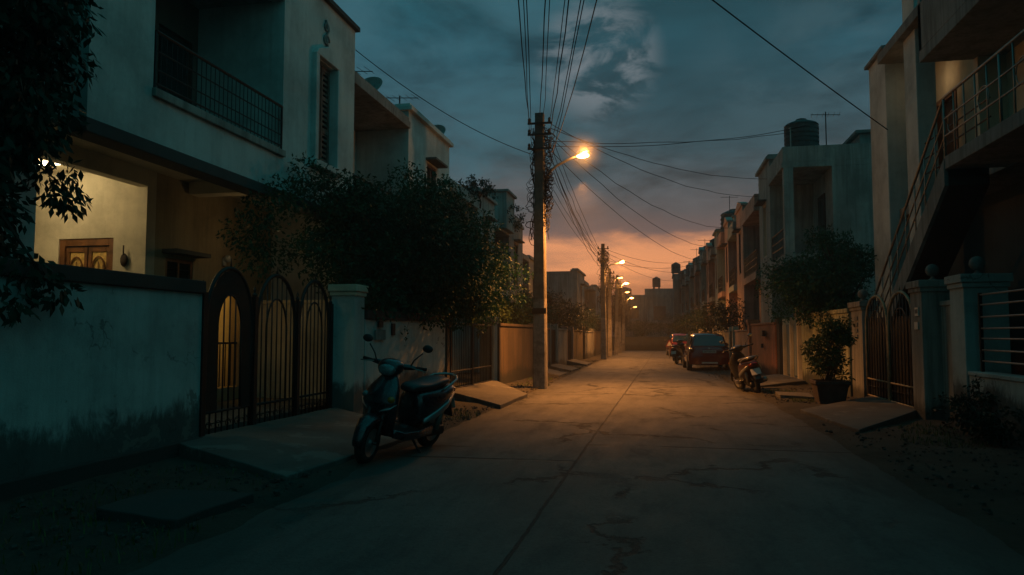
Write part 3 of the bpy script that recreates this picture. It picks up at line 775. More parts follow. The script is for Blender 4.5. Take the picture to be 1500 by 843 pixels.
# ground floor
m = MB(); m.box(-13, -7.2, 5.6, 7.38, 0, 4.099); m.build('porch_pier', 'white', H, bevel=.01)
m = MB(); m.wally(10.5, 10.72, -12.9, -8.14, 0, 4.099, [(-9.78, -8.74, .5, 3.0)]); m.build('entry_wall', 'cream', H)
m = MB(); m.box(-13, -12.75, 7.381, 10.499, 0, 4.099); m.build('back_wall', 'cream', H)
m = MB(); m.box(-8.3, -8.1, 7.385, 10.499, 3.82, 4.099); m.build('porch_beam', 'cream', H, bevel=.01)
m = MB(); m.wallx(-8.36, -8.14, 10.721, 14.449, 0, 4.099, [(11.0, 11.75, 1.45, 2.72), (12.35, 13.3, .4, 2.4)]); m.build('porch_wall', 'ochre', H)
m = MB(); m.box(-13, -5.9, 7.385, 14.449, -.05, .16); m.build('porch_floor', 'concrete', H)
m = MB(); m.box(-12.9, -8.37, 7.385, 10.499, .161, .5); m.build('entry_step', 'concrete', H, bevel=.02)
D = MB(); y = 10.52   # double entrance door with arched panes
D.box(-9.78, -9.68, y, y + .1, .5, 3.0); D.box(-8.84, -8.74, y, y + .1, .5, 3.0); D.box(-9.679, -8.841, y, y + .1, 2.88, 3.0)
D = D.build('entrance_door', 'wood', H, bevel=.006)
for (a, b) in ((-9.67, -9.27), (-9.25, -8.85)):
    q = MB(); q.wally(y + .03, y + .08, a, b, .51, 2.87, [(a + .06, b - .06, 1.7, 2.78), (a + .08, b - .08, .7, 1.6)]); q.build('door_leaf', 'wood', D, bevel=.006)
    q = MB(); c = (a + b) / 2
    for k in range(3): q.tube([(c + (k - 1) * .09, y + .025, 1.9), (c + (k - 1) * .09, y + .025, 2.62 - .06 * abs(k - 1))], .008, 5)
    q.tube([(c - .14, y + .025, 2.12), (c + .14, y + .025, 2.12)], .008, 5)
    q.tube([(c + .13 * math.cos(t_), y + .025, 2.42 + .28 * math.sin(t_)) for t_ in [math.pi * k / 10 for k in range(11)]], .014, 5)
    q.build('door_grille', 'wood', D)
    MB().box(a + .07, b - .07, y + .05, y + .055, 1.68, 2.8).build('pane', 'amberglass', D)
    MB().box(a + .07, b - .07, y + .05, y + .06, .68, 1.62).build('door_panel', 'wood', D)
m = MB().ball((-8.5, 10.46, 2.62), .07, 10, (1, .5, 1.6)); m.tube([(-8.5, 10.44, 2.7), (-8.5, 10.44, 2.86)], .012, 5); m.build('door_charm', 'darkwood', H, smooth=True)
m = MB().box(-9.9, -8.9, 9.6, 9.66, 4.03, 4.08); m.build('tube_light', 'tube', H)
w_ = window_x(H, -8.2, 11.0, 11.75, 1.45, 2.72, 1, 'wood', 'glassdark', 1, True, False)
MB().box(-8.2, -7.85, 10.9, 11.85, 2.78, 2.85).build('sunshade', 'concrete', w_)
lm = MB().box(-8.14, -8.09, 12.63, 12.73, 2.72, 2.88); lm.ball((-8.05, 12.68, 2.86), .07, 10); lm.build('wall_lamp', 'plate', H, smooth=True)
m = MB(); m.box(-10, -8.37, 12.15, 12.2, .3, 2.6); m.box(-10, -8.37, 13.5, 13.55, .3, 2.6); m.box(-10.05, -10, 12.15, 13.55, .3, 2.6); m.box(-10, -8.37, 12.201, 13.499, 2.5, 2.6); m.build('hall', 'cream', H)
m = MB()
for k in range(6): yy = 12.37 + .9 * k / 5; m.tube([(-8.2, yy, .42), (-8.2, yy, 1.25)], .012, 5)
m.tube([(-8.2, 12.36, 1.25), (-8.2, 13.29, 1.25)], .02, 5); m.build('door_rail', 'iron', H)
dw = wall('pale dividing wall seen through the bars of the arched gate', (-8.13, 13.55), (-5.7, 13.55), 2.1, .18, 'cream', 'cream', .08, side=-1, out=.02)

# the plain house hidden by the overhanging tree at the left edge
t = thing('plain_house', 'dim plain house wall behind the drooping tree at the left', 'house', (-9, 2, 0))
m = MB(); m.wallx(-8.0, -7.75, -4, 5.5, 0, 7.5, [(1.5, 3, 4.6, 6)]); m.box(-13, -8.01, -4, 5.5, 0, 7.5); m.build('wall', 'teal', t)
window_x(t, -7.8, 1.5, 3, 4.6, 6, 1, 'darkwood', 'glassdark', 1, True, True)
MB().box(-13.1, -7.65, -4.1, 5.55, 7.5, 7.62).build('coping', 'darkband', t, bevel=.01)

# ------------------------------------------------------------------ terraced houses
def row_house(label, s_, xf, rec, bay, zf, zs, zt, zb, mw, mr, depth=7.5, fin=None, setb=1.5, win=None, shade=True, cap='gable', rail_n=12, corner=False, end_wall=False, lit=False, group=None):
    """s_ = side (-1 left, 1 right); rec/bay = y ranges of the balcony recess and of the solid bay"""
    y0, y1 = min(rec[0], bay[0]), max(rec[1], bay[1])
    t = thing('terraced_house', label, 'house', (xf + s_ * 3, (y0 + y1) / 2, 0), group)
    X = lambda d: xf + s_ * d
    wz0, wz1 = (zf + .35, min(zf + 2.4, zb - .9)) if win is None else win[2:]
    by = (bay[0] + bay[1]) / 2; wy0, wy1 = (by - .45, by + .45) if win is None else win[:2]
    m = MB()
    m.wallx(X(0), X(.22), bay[0], bay[1], 0, zb, [(wy0, wy1, wz0, wz1)])
    m.box(X(.221), X(depth), bay[0], bay[0] + .2, 0, zb); m.box(X(.221), X(depth), bay[1] - .2, bay[1], 0, zb)
    m.box(X(.6), X(depth), rec[0], rec[1], 0, zf - .301)
    m.box(X(setb), X(depth), rec[0], rec[1], zf + .001, zs - .001)
    m.box(X(.221), X(depth), bay[0] + .201, bay[1] - .201, zb - .9, zb - .75)
    if corner: ye = rec[0] if rec[0] < bay[0] else rec[1]; yo = .28 if rec[0] < bay[0] else -.28; m.box(X(.0), X(.3), ye, ye + yo, zf + .001, zs - .001)
    m.build('wall', mw, t)
    m = MB(); m.box(X(-.02), X(depth), rec[0] + .002, rec[1] - .002, zf - .3, zf); m.build('balcony_slab', mr, t, bevel=.01)
    m = MB()
    m.box(X(-.06), X(depth + .02), rec[0] - .002, rec[1] + .002, zs, zs + .18); m.box(X(-.02), X(.14), rec[0], rec[1], zs + .181, zt); m.box(X(.141), X(depth), rec[0], rec[0] + .14, zs + .181, zt); m.box(X(.141), X(depth), rec[1] - .14, rec[1], zs + .181, zt)
    m.build('parapet', mr, t, bevel=.01)
    m = MB()
    if cap == 'gable': m.prism([(bay[0] - .08, zb), (bay[1] + .08, zb), (bay[1] + .08, zb + .1), (by, zb + .42), (bay[0] - .08, zb + .1)], 'x', X(-.07), X(.3))
    else: m.box(X(-.12), X(.5), bay[0] - .1, bay[1] + .1, zb + .001, zb + .12); m.box(X(-.05), X(.4), bay[0] - .03, bay[1] + .03, zb + .121, zb + .2)
    m.build('cornice', mw, t, bevel=.01)
    railing_x(t, X(.05), rec[0] + .1, rec[1] - .1, zf, zf + .9, rail_n, 'iron', (.35, .65))
    window_x(t, X(.1), wy0, wy1, wz0, wz1, -s_, 'cream' if lit else 'shutter', 'glassdark', 1, True, shade, .08)
    rc = (rec[0] + rec[1]) / 2
    d = MB().box(X(setb - .05), X(setb - .002), rc - .5, rc + .5, zf + .02, zf + 2.15).build('balcony_door', 'darkwood', t); MB().box(X(setb - .06), X(setb - .051), rc - .38, rc - .04, zf + .9, zf + 2.0).build('pane', 'glassdark', d); MB().box(X(setb - .06), X(setb - .051), rc + .04, rc + .38, zf + .9, zf + 2.0).build('pane', 'glassdark', d)
    d = MB().box(X(.55), X(.598), rc - .6, rc + .6, .3, 2.5).build('front_door', 'wood', t)
    return t

row_house('grey house with deep shaded balcony beyond the white porch house', -1, -6.55, (14.75, 18.65), (18.66, 22.6), 4.05, 6.95, 7.25, 7.45, 'white', 'grey2', cap='flat', win=(20.3, 21.2, 4.3, 6.4), rail_n=16)
row_house('third house on the left, stepped parapet above the big tree', -1, -6.6, (22.65, 26.6), (26.61, 29.5), 3.6, 6.1, 6.5, 6.75, 'teal', 'teal', cap='flat')
row_house('fourth house on the left with creeper-edged parapet', -1, -6.7, (29.55, 33), (33.01, 36.5), 3.4, 5.9, 6.3, 6.7, 'grey2', 'teal', cap='gable')
row_house('fifth house on the left, mostly hidden by the near pole', -1, -7.0, (36.55, 40), (40.01, 43.5), 3.2, 5.4, 5.7, 5.6, 'grey2', 'grey2', cap='flat')
row_house('low grey house just left of the second pole', -1, -5.6, (57, 60.5), (52.0, 56.99), 3.2, 5.3, 5.6, 5.9, 'grey2', 'grey2', cap='flat')
row_house('last house on the left before the road end', -1, -5.4, (62, 65), (65.01, 69), 3.2, 5.2, 5.5, 5.6, 'grey2', 'grey2', cap='flat')

# right terrace
rows = [
 ('near terraced house with corner balcony and blank green-grey end wall', 4.1, (25.3, 28.4), (28.41, 31.4), 4.05, 6.9, 7.6, 7.9, 'pink', 'teal', 'flat', True),
 ('second terraced house on the right, gabled bay lit faintly pink', 3.95, (31.45, 36.0), (36.01, 38.9), 4.0, 6.5, 7.2, 7.5, 'pink', 'pink', 'gable', False),
 ('third terraced house on the right with plain parapet', 3.7, (38.95, 42.6), (42.61, 45.2), 3.9, 6.4, 7.0, 7.3, 'pink', 'pink', 'gable', False),
 ('fourth terraced house on the right, below a pair of tanks', 3.4, (45.25, 48.6), (48.61, 51.2), 3.9, 6.4, 7.0, 7.4, 'teal', 'pink', 'flat', False),
 ('fifth terraced house on the right with narrow bay', 3.05, (51.25, 54.4), (54.41, 56.9), 3.8, 6.3, 6.9, 7.2, 'pink', 'teal', 'flat', False),
 ('sixth terraced house on the right, small gable against the sunset', 2.7, (56.95, 60.2), (60.21, 62.8), 3.8, 6.2, 6.8, 7.1, 'teal', 'teal', 'gable', False),
 ('seventh terraced house on the right', 2.35, (62.85, 66), (66.01, 69), 3.7, 6.1, 6.7, 7.0, 'pink', 'teal', 'flat', False),
 ('last terraced house on the right beside the road end', 1.9, (69.05, 73), (73.01, 77), 3.6, 5.9, 6.4, 6.7, 'teal', 'teal', 'flat', False)]
rows = rows[:2]
rows[0] = rows[0][:8] + ('teal', 'teal') + rows[0][10:]
names = ['third', 'fourth', 'fifth', 'sixth', 'seventh', 'eighth', 'ninth', 'last']
feats = ['its bay roof gabled', 'its parapet plain', 'its small gable below a tank', 'carrying a tank and a stair room', 'with a tall flat bay', 'with a small gable against the sunset', 'low and dim', 'beside the road end']
yy = 38.95
for k in range(8):
    xf = 3.8 - .042 * (yy - 38.95); dz = (0, .2, -.1, .25, 0, .15, -.15, 0)[k]; q = .06 * k
    rows.append((names[k] + ' terraced house on the right, ' + feats[k], xf, (yy, yy + 2.9), (yy + 2.91, yy + 4.95), 3.95 - q, 6.5 - q + dz, 7.2 - q + dz, 7.6 - q + dz, ('pink', 'teal')[k % 2], ('teal', 'pink', 'grey2')[k % 3], ('gable', 'flat', 'gable')[k % 3], False))
    yy += 5.0
for k, (lb, xf, rec, bay, zf, zs, zt, zb, mw, mr, cp, cor) in enumerate(rows):
    row_house(lb, 1, xf, rec, bay, zf, zs, zt, zb, mw, mr, cap=cp, corner=cor, lit=(k == 0), shade=True)
tank('', 5.0, 27.0, 7.63, .58, 1.05, label='ribbed water tank on the corner of the near terraced roof')
t = thing('roof_room', 'small flat stair room behind the ribbed tank', 'roof room', (7.4, 27.5, 7.6))
MB().box(6.9, 8.9, 27, 30, 7.1, 8.35).build('wall', 'teal', t, bevel=.02); MB().box(6.75, 9.05, 26.85, 30.15, 8.351, 8.45).build('roof', 'grey2', t)
for (x, y, z, r_, h_, lb) in [(4.6, 46.6, 7.1, .8, 1.7, 'largest water tank over the middle of the right terrace'), (4.4, 51.0, 6.9, .6, 1.3, 'second tank on the right terrace, by the largest one'), (4.2, 54.5, 6.9, .55, 1.2, 'tank on the sixth right terraced house'), (3.9, 59, 6.8, .65, 1.3, 'tank against the orange sky on the seventh right house'), (3.5, 64.5, 6.6, .6, 1.2, 'small far tank on the eighth right house'), (3.1, 69.5, 6.5, .6, 1.2, 'far tank on the ninth right house'), (2.7, 75, 6.4, .6, 1.2, 'farthest tank of the right terrace'),
                            (4.9, 41.5, 7.0, .5, 1.0, 'tank behind the third right house parapet'), (-7.4, 22.0, 6.7, .45, 1.0, 'dark tank on the grey balcony house left')]:
    tank('', x, y, z, r_, h_, label=lb)
for (x0, y0, h, lb) in [(4.2, 34.2, 8.4, 'flat stair room on the second right terraced house'), (3.5, 57, 8.0, 'flat stair room on the sixth right house'), (3.0, 67, 7.6, 'flat stair room far down the right terrace'), (-9, 31, 7.6, 'flat stair room on the fourth left house')]:
    t = thing('roof_room', lb, 'roof room', (x0, y0, 6))
    MB().box(x0 + .6, x0 + 2.6, y0, y0 + 1.8, 6, h).build('wall', 'teal', t, bevel=.02); MB().box(x0 + .5, x0 + 2.7, y0 - .1, y0 + 1.9, h + .001, h + .1).build('roof', 'grey2', t)
t = thing('roof_room', 'raised roof room carrying the largest tank, right terrace', 'roof room', (5, 46.5, 7))
MB().box(4.4, 6.4, 44.6, 45.9, 6.3, 8.3).build('wall', 'teal', t, bevel=.02); MB().box(4.3, 6.5, 44.5, 46.0, 8.301, 8.4).build('roof', 'grey2', t)
antenna('thin mast beside the ribbed tank', 5.75, 26.7, 7.6, 1.5); antenna('dish on the first left roof edge', -7.2, 17.6, 7.2, .55, True); antenna('thin mast on the roof slab of the grey balcony house', -7.3, 16.6, 7.2, .7); antenna('aerial on the grey bay roof left', -6.9, 18.9, 7.2, .75)
antenna('aerial near the largest tank', 4.2, 44.9, 8.4, 1.2); antenna('aerial on the sixth right house', 3.4, 55.5, 6.9, 1.5); antenna('aerial on the seventh right house against sunset', 3.1, 61.5, 6.9, 1.5); antenna('aerial by the far right tank', 2.7, 66.5, 6.7, 1.2)
antenna('dish over the dark left tank', -6.9, 22.3, 7.3, .5, True)

# ------------------------------------------------------------------ right house with the outside stair
H2 = thing('stair_house', 'tall house with outside staircase and dimly lit upper landing on the right', 'house', (6.5, 12, 0))
m = MB()
m.wallx(5.95, 6.2, 3, 18.6, 4.16, 7.4, [(16.05, 17.2, 4.2, 6.4), (8, 9.4, 5, 6.4)])
m.box(5.5, 5.949, 13.9, 14.1, 4.16, 6.249)
m.box(6.201, 12, 18.35, 18.6, 0, 7.4)
m.build('wall', 'cream', H2)
m = MB(); m.box(5.0, 5.949, 17.35, 18.6, 0, 7.75); m.build('tower', 'white', H2, bevel=.015)
m = MB(); m.prism([(4.92, 7.751), (6.1, 7.751), (6.1, 7.9), (4.92, 7.82)], 'y', 17.28, 18.68); m.build('coping', 'grey2', H2)
m = MB(); m.box(5.0, 5.35, 15.4, 16.1, 0, 9.2); m.build('fin', 'white', H2, bevel=.015)
m = MB(); m.box(4.62, 12, 3, 14.05, 6.25, 6.45); m.box(4.62, 4.78, 3, 14.05, 6.451, 7.3); m.box(4.62, 5.9, 13.9, 14.05, 6.451, 7.4); m.box(4.85, 12, 14.06, 17.349, 7.41, 7.62); m.build('roof_slab', 'grey2', H2, bevel=.01)
m = MB(); m.box(5.2, 5.949, 3, 17.349, 3.95, 4.15); m.box(4.35, 5.199, 3, 12.3, 3.95, 4.15); m.build('landing', 'grey2', H2, bevel=.01)
m = MB()   # stair flight, solid waist slab with steps
nst = 22; ya, za, yb, zb_ = 17.9, .1, 12.3, 4.02
for k in range(nst):
    y1 = ya + (yb - ya) * k / nst; y2 = ya + (yb - ya) * (k + 1) / nst; z = za + (zb_ - za) * (k + 1) / nst
    m.add([(4.4, y1, z - .19), (4.97, y1, z - .19), (4.97, y1, z), (4.4, y1, z), (4.4, y2, z - .19 ), (4.97, y2, z - .19), (4.97, y2, z), (4.4, y2, z)], [(0, 1, 2, 3), (3, 2, 6, 7), (0, 3, 7, 4), (1, 5, 6, 2)])
m.build('step', 'concrete', H2)
m = MB(); m.prism([(ya, za - .3), (yb, zb_ - .32), (yb, zb_ + .1), (ya, za + .14)], 'x', 4.34, 4.399); m.build('stringer', 'grey2', H2); MB().prism([(ya, za - .3), (yb, zb_ - .32), (yb, zb_ - .16), (ya, za - .14)], 'x', 4.4, 4.97).build('stair_soffit', 'coping', H2)  # soffit's dark colour stands in for the shade beneath the flight
sl = (zb_ - za) / (yb - ya)
m = MB()
for hh in (.35, .62, .95): m.tube([(4.37, ya, za + hh), (4.37, yb, zb_ + hh + .1), (4.37, 3.2, zb_ + hh + .1)], .024 if hh > .9 else .014, 6)
for k in range(11):
    y = ya - .1 + (yb - ya) * k / 11; z = za + (y - ya) * sl; m.tube([(4.37, y, z), (4.37, y, z + .97)], .013, 5)
for k in range(24):
    y = yb - k * .38; m.tube([(4.37, y, 4.1), (4.37, y, zb_ + 1.05)], .013 if k % 5 else .02, 5)
for k in range(6):
    y = yb - .3 - k * 1.1; m.tube([(4.37, y + .17 * math.cos(a_), 4.62 + .17 * math.sin(a_)) for a_ in [k2 * .524 for k2 in range(13)]], .009, 4)
m.build('stair_rail', 'galv', H2, smooth=True)
m = MB()
for z in (4.5, 4.8, 5.1): m.tube([(5.1, 15.35, z), (5.1, 12.5, z)], .015, 5)
m.build('landing_rail', 'iron', H2)
d = MB(); d.box(5.93, 6.03, 16.05, 16.15, 4.2, 6.4); d.box(5.93, 6.03, 17.1, 17.2, 4.2, 6.4); d.box(5.93, 6.03, 16.151, 17.099, 6.3, 6.4); d = d.build('landing_door', 'wood', H2)
MB().box(6.05, 6.09, 16.15, 17.1, 4.2, 6.3).build('door_leaf', 'darkwood', d)
window_x(H2, 6.0, 8, 9.4, 5, 6.4, -1, 'darkwood', 'glassdark', 1, True, True)
MB().box(4.9, 5.15, 9.0, 9.25, 0, 3.949).build('post', 'whitewall', H2, bevel=.01)
m = MB(); m.box(5.9, 6.2, 3, 18.34, 0, 3.949); m.build('ground_floor_wall', 'plinth', H2); MB().box(4.5, 12, 2.8, 3.0, 0, 9).build('side_wall', 'grey2', H2)  # dark cement colour on the lower wall stands in for shade under the landing
d = MB().box(5.86, 5.897, 13.2, 14.3, .1, 2.2).build('front_door', 'darkwood', H2)

# ------------------------------------------------------------------ street end
t = thing('end_house', 'wide two-storey house closing the far end of the street', 'house', (-2, 93, 0))
m = MB(); m.wally(90, 90.25, -5.5, 2.2, 0, 5.7, [(-3.6, -2.3, 3.3, 4.6), (-.6, .9, 3.1, 4.8)]); m.box(-5.5, 2.2, 90.251, 98, 0, 5.7); m.build('wall', 'grey2', t)
for (a, b, z0, z1) in ((-3.6, -2.3, 3.3, 4.6), (-.6, .9, 3.1, 4.8)):
    f = MB(); f.wally(90.05, 90.2, a, b, z0, z1, [(a + .1, b - .1, z0 + .1, z1 - .1)]); f = f.build('window', 'shutter', t); MB().box(a, b, 90.21, 90.24, z0, z1).build('pane', 'glassdark', f)
m = MB(); m.box(-5.6, 2.3, 89.9, 90.1, 5.701, 6.15); m.box(-1.6, 2.3, 90.101, 92, 5.701, 6.9); m.build('parapet', 'grey2', t); MB().box(-5, 1.5, 89.2, 89.99, 2.75, 2.9).build('sunshade', 'grey2', t)
m = MB(); m.box(-5.2, -1.4, 88.9, 90, 2.95, 3.05); m.build('balcony_slab', 'grey2', t); railing_x(t, -1.4, 88.95, 89.95, 3.05, 3.9, 4)
t = thing('pale_house', 'paler narrow house left of the end house, behind the last lamps', 'house', (-7.5, 86, 0))
m = MB(); m.wally(84, 84.25, -9.5, -5.7, 0, 6.6, [(-8.4, -7.3, 3.6, 5.0)]); m.box(-9.5, -5.7, 84.251, 90, 0, 6.6); m.build('wall', 'greywall', t)
f = MB(); f.wally(84.05, 84.2, -8.4, -7.3, 3.6, 5.0, [(-8.3, -7.4, 3.7, 4.9)]); f = f.build('window', 'shutter', t); MB().box(-8.4, -7.3, 84.21, 84.24, 3.6, 5.0).build('pane', 'glassdark', f)
MB().box(-9.6, -5.6, 83.9, 90.1, 6.601, 6.75).build('coping', 'grey2', t)
t = thing('grey_block', 'tall narrow grey block right of the end house', 'house', (3.6, 80, 0))
MB().box(1.6, 5, 79, 84, 0, 7.6).build('wall', 'grey2', t); MB().box(1.5, 5.1, 78.9, 84.1, 7.601, 7.75).build('coping', 'grey2', t)
f = MB(); f.wally(78.9, 78.99, 2.2, 3.1, 4.6, 6.2, [(2.28, 3.02, 4.7, 6.1)]); f = f.build('window', 'shutter', t); MB().box(2.25, 3.05, 78.97, 78.995, 4.65, 6.15).build('pane', 'glassdark', f)
tank('', -.2, 91, 6.9, .5, 1.2, label='upright tank on the end house roof'); tank('', -4.0, 91.5, 5.72, .8, 1.2, label='wide tank on the end house roof'); tank('', 1.9, 81, 7.75, .5, 1.1, label='tank on the tall narrow grey block')
wall('low dark wall across the end of the street', (-9, 66.5), (6, 66.5), 1.2, .2, 'plinth', 'plinth', .07, side=-1, out=.02)

# ------------------------------------------------------------------ poles with lamps
def make_pole(label, h, w0, w1, arm=True, group='concrete utility poles with street lamps', tangle=True, seed=3, glow='lampglass', arm_end=(.97, 0, -1.2), arm_z=-1.98):
    t = thing('utility_pole', label, 'utility pole', (0, 0, 0), group)
    m = MB(); rings = []
    for k in range(9):
        z = h * k / 8; a = (w0 + (w1 - w0) * k / 8) / 2; c = a * .8
        rings.append([(-a, -c, z), (-c, -a, z), (c, -a, z), (a, -c, z), (a, c, z), (c, a, z), (-c, a, z), (-a, c, z)])
    rings[0] = [(x, y, -.2) for x, y, z in rings[0]]
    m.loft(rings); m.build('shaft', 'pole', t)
    for z in (h - .32, h - .62, h - 1.0): MB().box(-.3, .34, -w1 / 2 - .05, -w1 / 2 - .005, z, z + .05).build('crossarm', 'iron', t)
    for z in (h - .27, h - .57, h - .95):
        for x in (-.26, .28): MB().lathe([(.02, 0), (.045, .02), (.03, .05), (.045, .08), (.02, .12)], (x, -w1 / 2 - .03, z), 8).build('insulator', 'iron', t)
    if tangle:
        m = MB(); rg = np.random.default_rng(seed)
        for k in range(76):
            side = rg.choice([-1, 1, 1]); z = h - .3 - rg.uniform(0, 2.5) * (1 if side > 0 else 1.2); x0 = side * (w1 / 2 + .02); r_ = rg.uniform(.05, .26)
            pts = []
            nn = 9
            zz = z; L = rg.uniform(.2, .6)
            for q in range(nn):
                u_ = q / (nn - 1)
                pts.append((x0 + side * r_ * abs(math.sin(u_ * math.pi * rg.choice([1, 1, 2]))) + rg.normal() * .018, rg.normal() * .06 - w1 / 2 * (1 - u_) * .6, zz - L * u_ + rg.normal() * .02))
            m.tube(pts, rg.uniform(.007, .013), 4)
        for k in range(5):
            x = rg.choice([-1, 1]) * (w1 / 2 + rg.uniform(.01, .05)); pts = [(x + rg.normal() * .025 + (0.04 if x > 0 else -.04) * (z_ / h < .6), -w1 * .3 + rg.normal() * .03, z_) for z_ in np.linspace(h - .4, h - 3.4, 14)]
            m.tube(pts, .009, 4)
        m.build('cable_tangle', 'wire', t)
    if arm:
        za = h + arm_z; zl = h + arm_end[2]
        pts = [(w1 / 2 + .03, 0, za - .35), (w1 / 2 + .03, 0, za), (w1 / 2 + .06, 0, za + .22), (w1 / 2 + .17, 0, za + .42), (w1 / 2 + .34, 0, za + .56), (arm_end[0] - .2, 0, zl - .07), (arm_end[0] + .02, 0, zl + .01)]
        am = MB().tube(pts, .036, 8).build('lamp_arm', 'galv', t, smooth=True)
        hd = MB(); rings = []
        for k, (x, hw, hz) in enumerate([(-.06, .03, .03), (0, .06, .05), (.12, .095, .075), (.27, .1, .07), (.37, .06, .035)]):
            rings.append([(arm_end[0] + x, hw * math.cos(a_), zl + .02 + .22 * x + hz * max(-.25, math.sin(a_))) for a_ in [q * math.pi / 5 for q in range(10)]])
        hd.loft(rings); head = hd.build('lamp_head', 'galv', am, smooth=True)
        b = MB(); b.ball((arm_end[0] + .17, 0, zl + .015), .1, 14, (1.75, .95, .68)); b.build('lamp_bowl', glow, am, smooth=True)
    return t

def lamp_light(x, y, z, power, col=(1, .35, .07), r=.09, size=137, blend=1.0):
    l = bpy.data.lights.new('street_lamp_light', 'SPOT'); l.energy = power; l.color = col; l.shadow_soft_size = r
    l.spot_size = R(size); l.spot_blend = blend
    o = bpy.data.objects.new('street_lamp_light', l); COL.objects.link(o); o.location = (x, y, z); o.rotation_euler = (0, 0, 0)
    return o

LAMPC = (1, .37, .075)
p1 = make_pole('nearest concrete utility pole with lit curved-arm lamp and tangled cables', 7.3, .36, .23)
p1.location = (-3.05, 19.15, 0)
m = MB()   # small painted stencil patch and an old clamp on the near pole
m.box(-.185, .185, -.183, -.172, 1.95, 2.1); m.build('clamp_band', 'iron', p1)
lamp_light(-3.05 + 1.14, 19.15, 5.4, 3900)
p2 = make_pole('second concrete pole with straight lamp arm, in front of the sunset', 6.55, .34, .2, seed=11, glow='fargl', arm_end=(.85, 0, -1.1), arm_z=-1.75)
p2.location = (-3.05, 41.9, 0); lamp_light(-3.05 + 1.02, 41.9, 5.3, 1900, size=172, blend=.5)
pp = [(47.3, 'third concrete pole down the street', 5.6, True), (52.5, 'fourth concrete pole, slightly leaning', 5.6, True), (57.5, 'fifth concrete pole near the road end', 5.2, True), (63, 'sixth concrete pole beyond the road end', 5.0, True), (74, 'farthest concrete pole in front of the end house', 4.6, True)]
proto = None
for k, (y, lb, hh, a_) in enumerate(pp):
    if proto is None:
        proto = make_pole(lb, 5.6, .28, .18, seed=21, glow='fargl', arm_end=(.5, 0, -.6), arm_z=-1.2); o = proto
    else:
        o = copy_tree(proto)
    o['label'] = lb; o.location = (-3.05 + (.1 if k in (1, 2) else 0) + (k > 2) * .1, y, 0); o.scale = (1, 1, hh / 5.6); o.rotation_euler = (0, R((0, 1.2, -1, .8, 0)[k]), 0)
    lamp_light(o.location.x + .67, y, (5.6 - .62) * hh / 5.6, 900, size=172, blend=.5)

# ------------------------------------------------------------------ overhead wires
def sag(a, b, s_, n=18):
    a = Vector(a); b = Vector(b); return [a.lerp(b, k / n) + Vector((0, 0, -4 * s_ * (k / n) * (1 - k / n))) for k in range(n + 1)]
def wire(a, b, s_, label, group, r=.011, mat='wire', jit=0):
    pts = sag(a, b, s_)
    if jit: pts = [p + Vector((noise.noise((p.y * .6, jit, 0)) * .03, 0, noise.noise((p.y * .8, jit, 4)) * .05)) if 0 < i < len(pts) - 1 else p for i, p in enumerate(pts)]
    o = MB().tube(pts, r, 5).build('overhead_wire', mat, smooth=True); tag(o, label, 'wire', group)
gA = 'strands running overhead from the nearest pole towards the viewer'
top = [(-.26, 7.05), (-.26, 6.75), (-.2, 6.4), (.02, 7.2), (.1, 7.0), (.28, 7.05), (.28, 6.75), (.3, 6.4), (.34, 6.1)]
for k, (dx, z) in enumerate(top):
    wire((-3.05 + dx, 19.05, z), (1.55 + k * .17 + .12 * (k % 2), -12, 7.5 + .1 * (k % 3)), 1.25 + .1 * (k % 4), 'thin black overhead strand fanning up from the nearest pole to the top edge', gA, .007 + .0025 * (k % 3 == 0), 'wire', k + 1)
wire((-2.7, 19.0, 6.2), (3.4, -12, 7.2), 1.2, 'pale slack cable rising beside the nearest lamp', None, .008, 'palewire', 3)
gB = 'strands sagging from the nearest pole to the second pole'
for k, (dx, z) in enumerate(top):
    wire((-3.05 + dx, 19.25, z - .3), (-3.05 + dx * .9, 41.85, 6.25 - .16 * k), .3 + .13 * (k % 5), 'thin black strand sagging between the nearest and second pole', gB, .008, 'wire', k + 3)
gC = 'strands between the far poles'
for k in range(5): wire((-3.2 + .1 * k, 41.95, 6.2 - .2 * k), (-3.0 + .1 * k, 47.3, 5.4 - .1 * k), .12, 'short thin strand from the second pole to the third', gC, .008)
tg = [(4.0, 31.0, 7.0, .5, 'service wire from the nearest pole to the near terraced bay'), (4.1, 29.0, 7.3, .35, 'upper service wire to the near terraced roof edge'), (3.9, 37, 6.6, .8, 'service wire to the second right terraced house'), (3.7, 43.5, 6.4, .9, 'slack service wire to the third right terraced house'),
      (5.2, 27.1, 8.6, .2, 'highest service wire, passing by the ribbed tank'), (5.0, 24.5, 8.1, .25, 'service wire crossing just under the highest one'), (3.4, 49, 6.2, .9, 'long slack service wire into the right terrace')]
for k, (x, y, z, s_, lb) in enumerate(tg): wire((-2.75, 19.1, 7.0 - .12 * k), (x, y, z), s_, lb, None, .009, 'wire', k + 7)
wire((-3.25, 19.1, 6.2), (-6.35, 14.6, 7.55), .25, 'service wire from the nearest pole to the white porch house roof', None, .009)
wire((5.0, 17.3, 5.92), (-3.3, 6.2, 7.76), .1, 'single thick wire slanting down to the stair house from above', None, .012)
for k, (x, y, z, s_, lb) in enumerate([(3.0, 50, 6.4, .5, 'wire from the second pole to the right terrace'), (2.7, 57, 6.2, .5, 'longer wire from the second pole to the sixth right house'), (2.4, 63, 6.0, .6, 'longest wire from the second pole across the sunset'), (3.3, 46.5, 6.0, .5, 'lowest wire from the second pole to the right')]): wire((-2.8, 41.85, 6.2 - .2 * k), (x, y, z), s_, lb, None, .01)

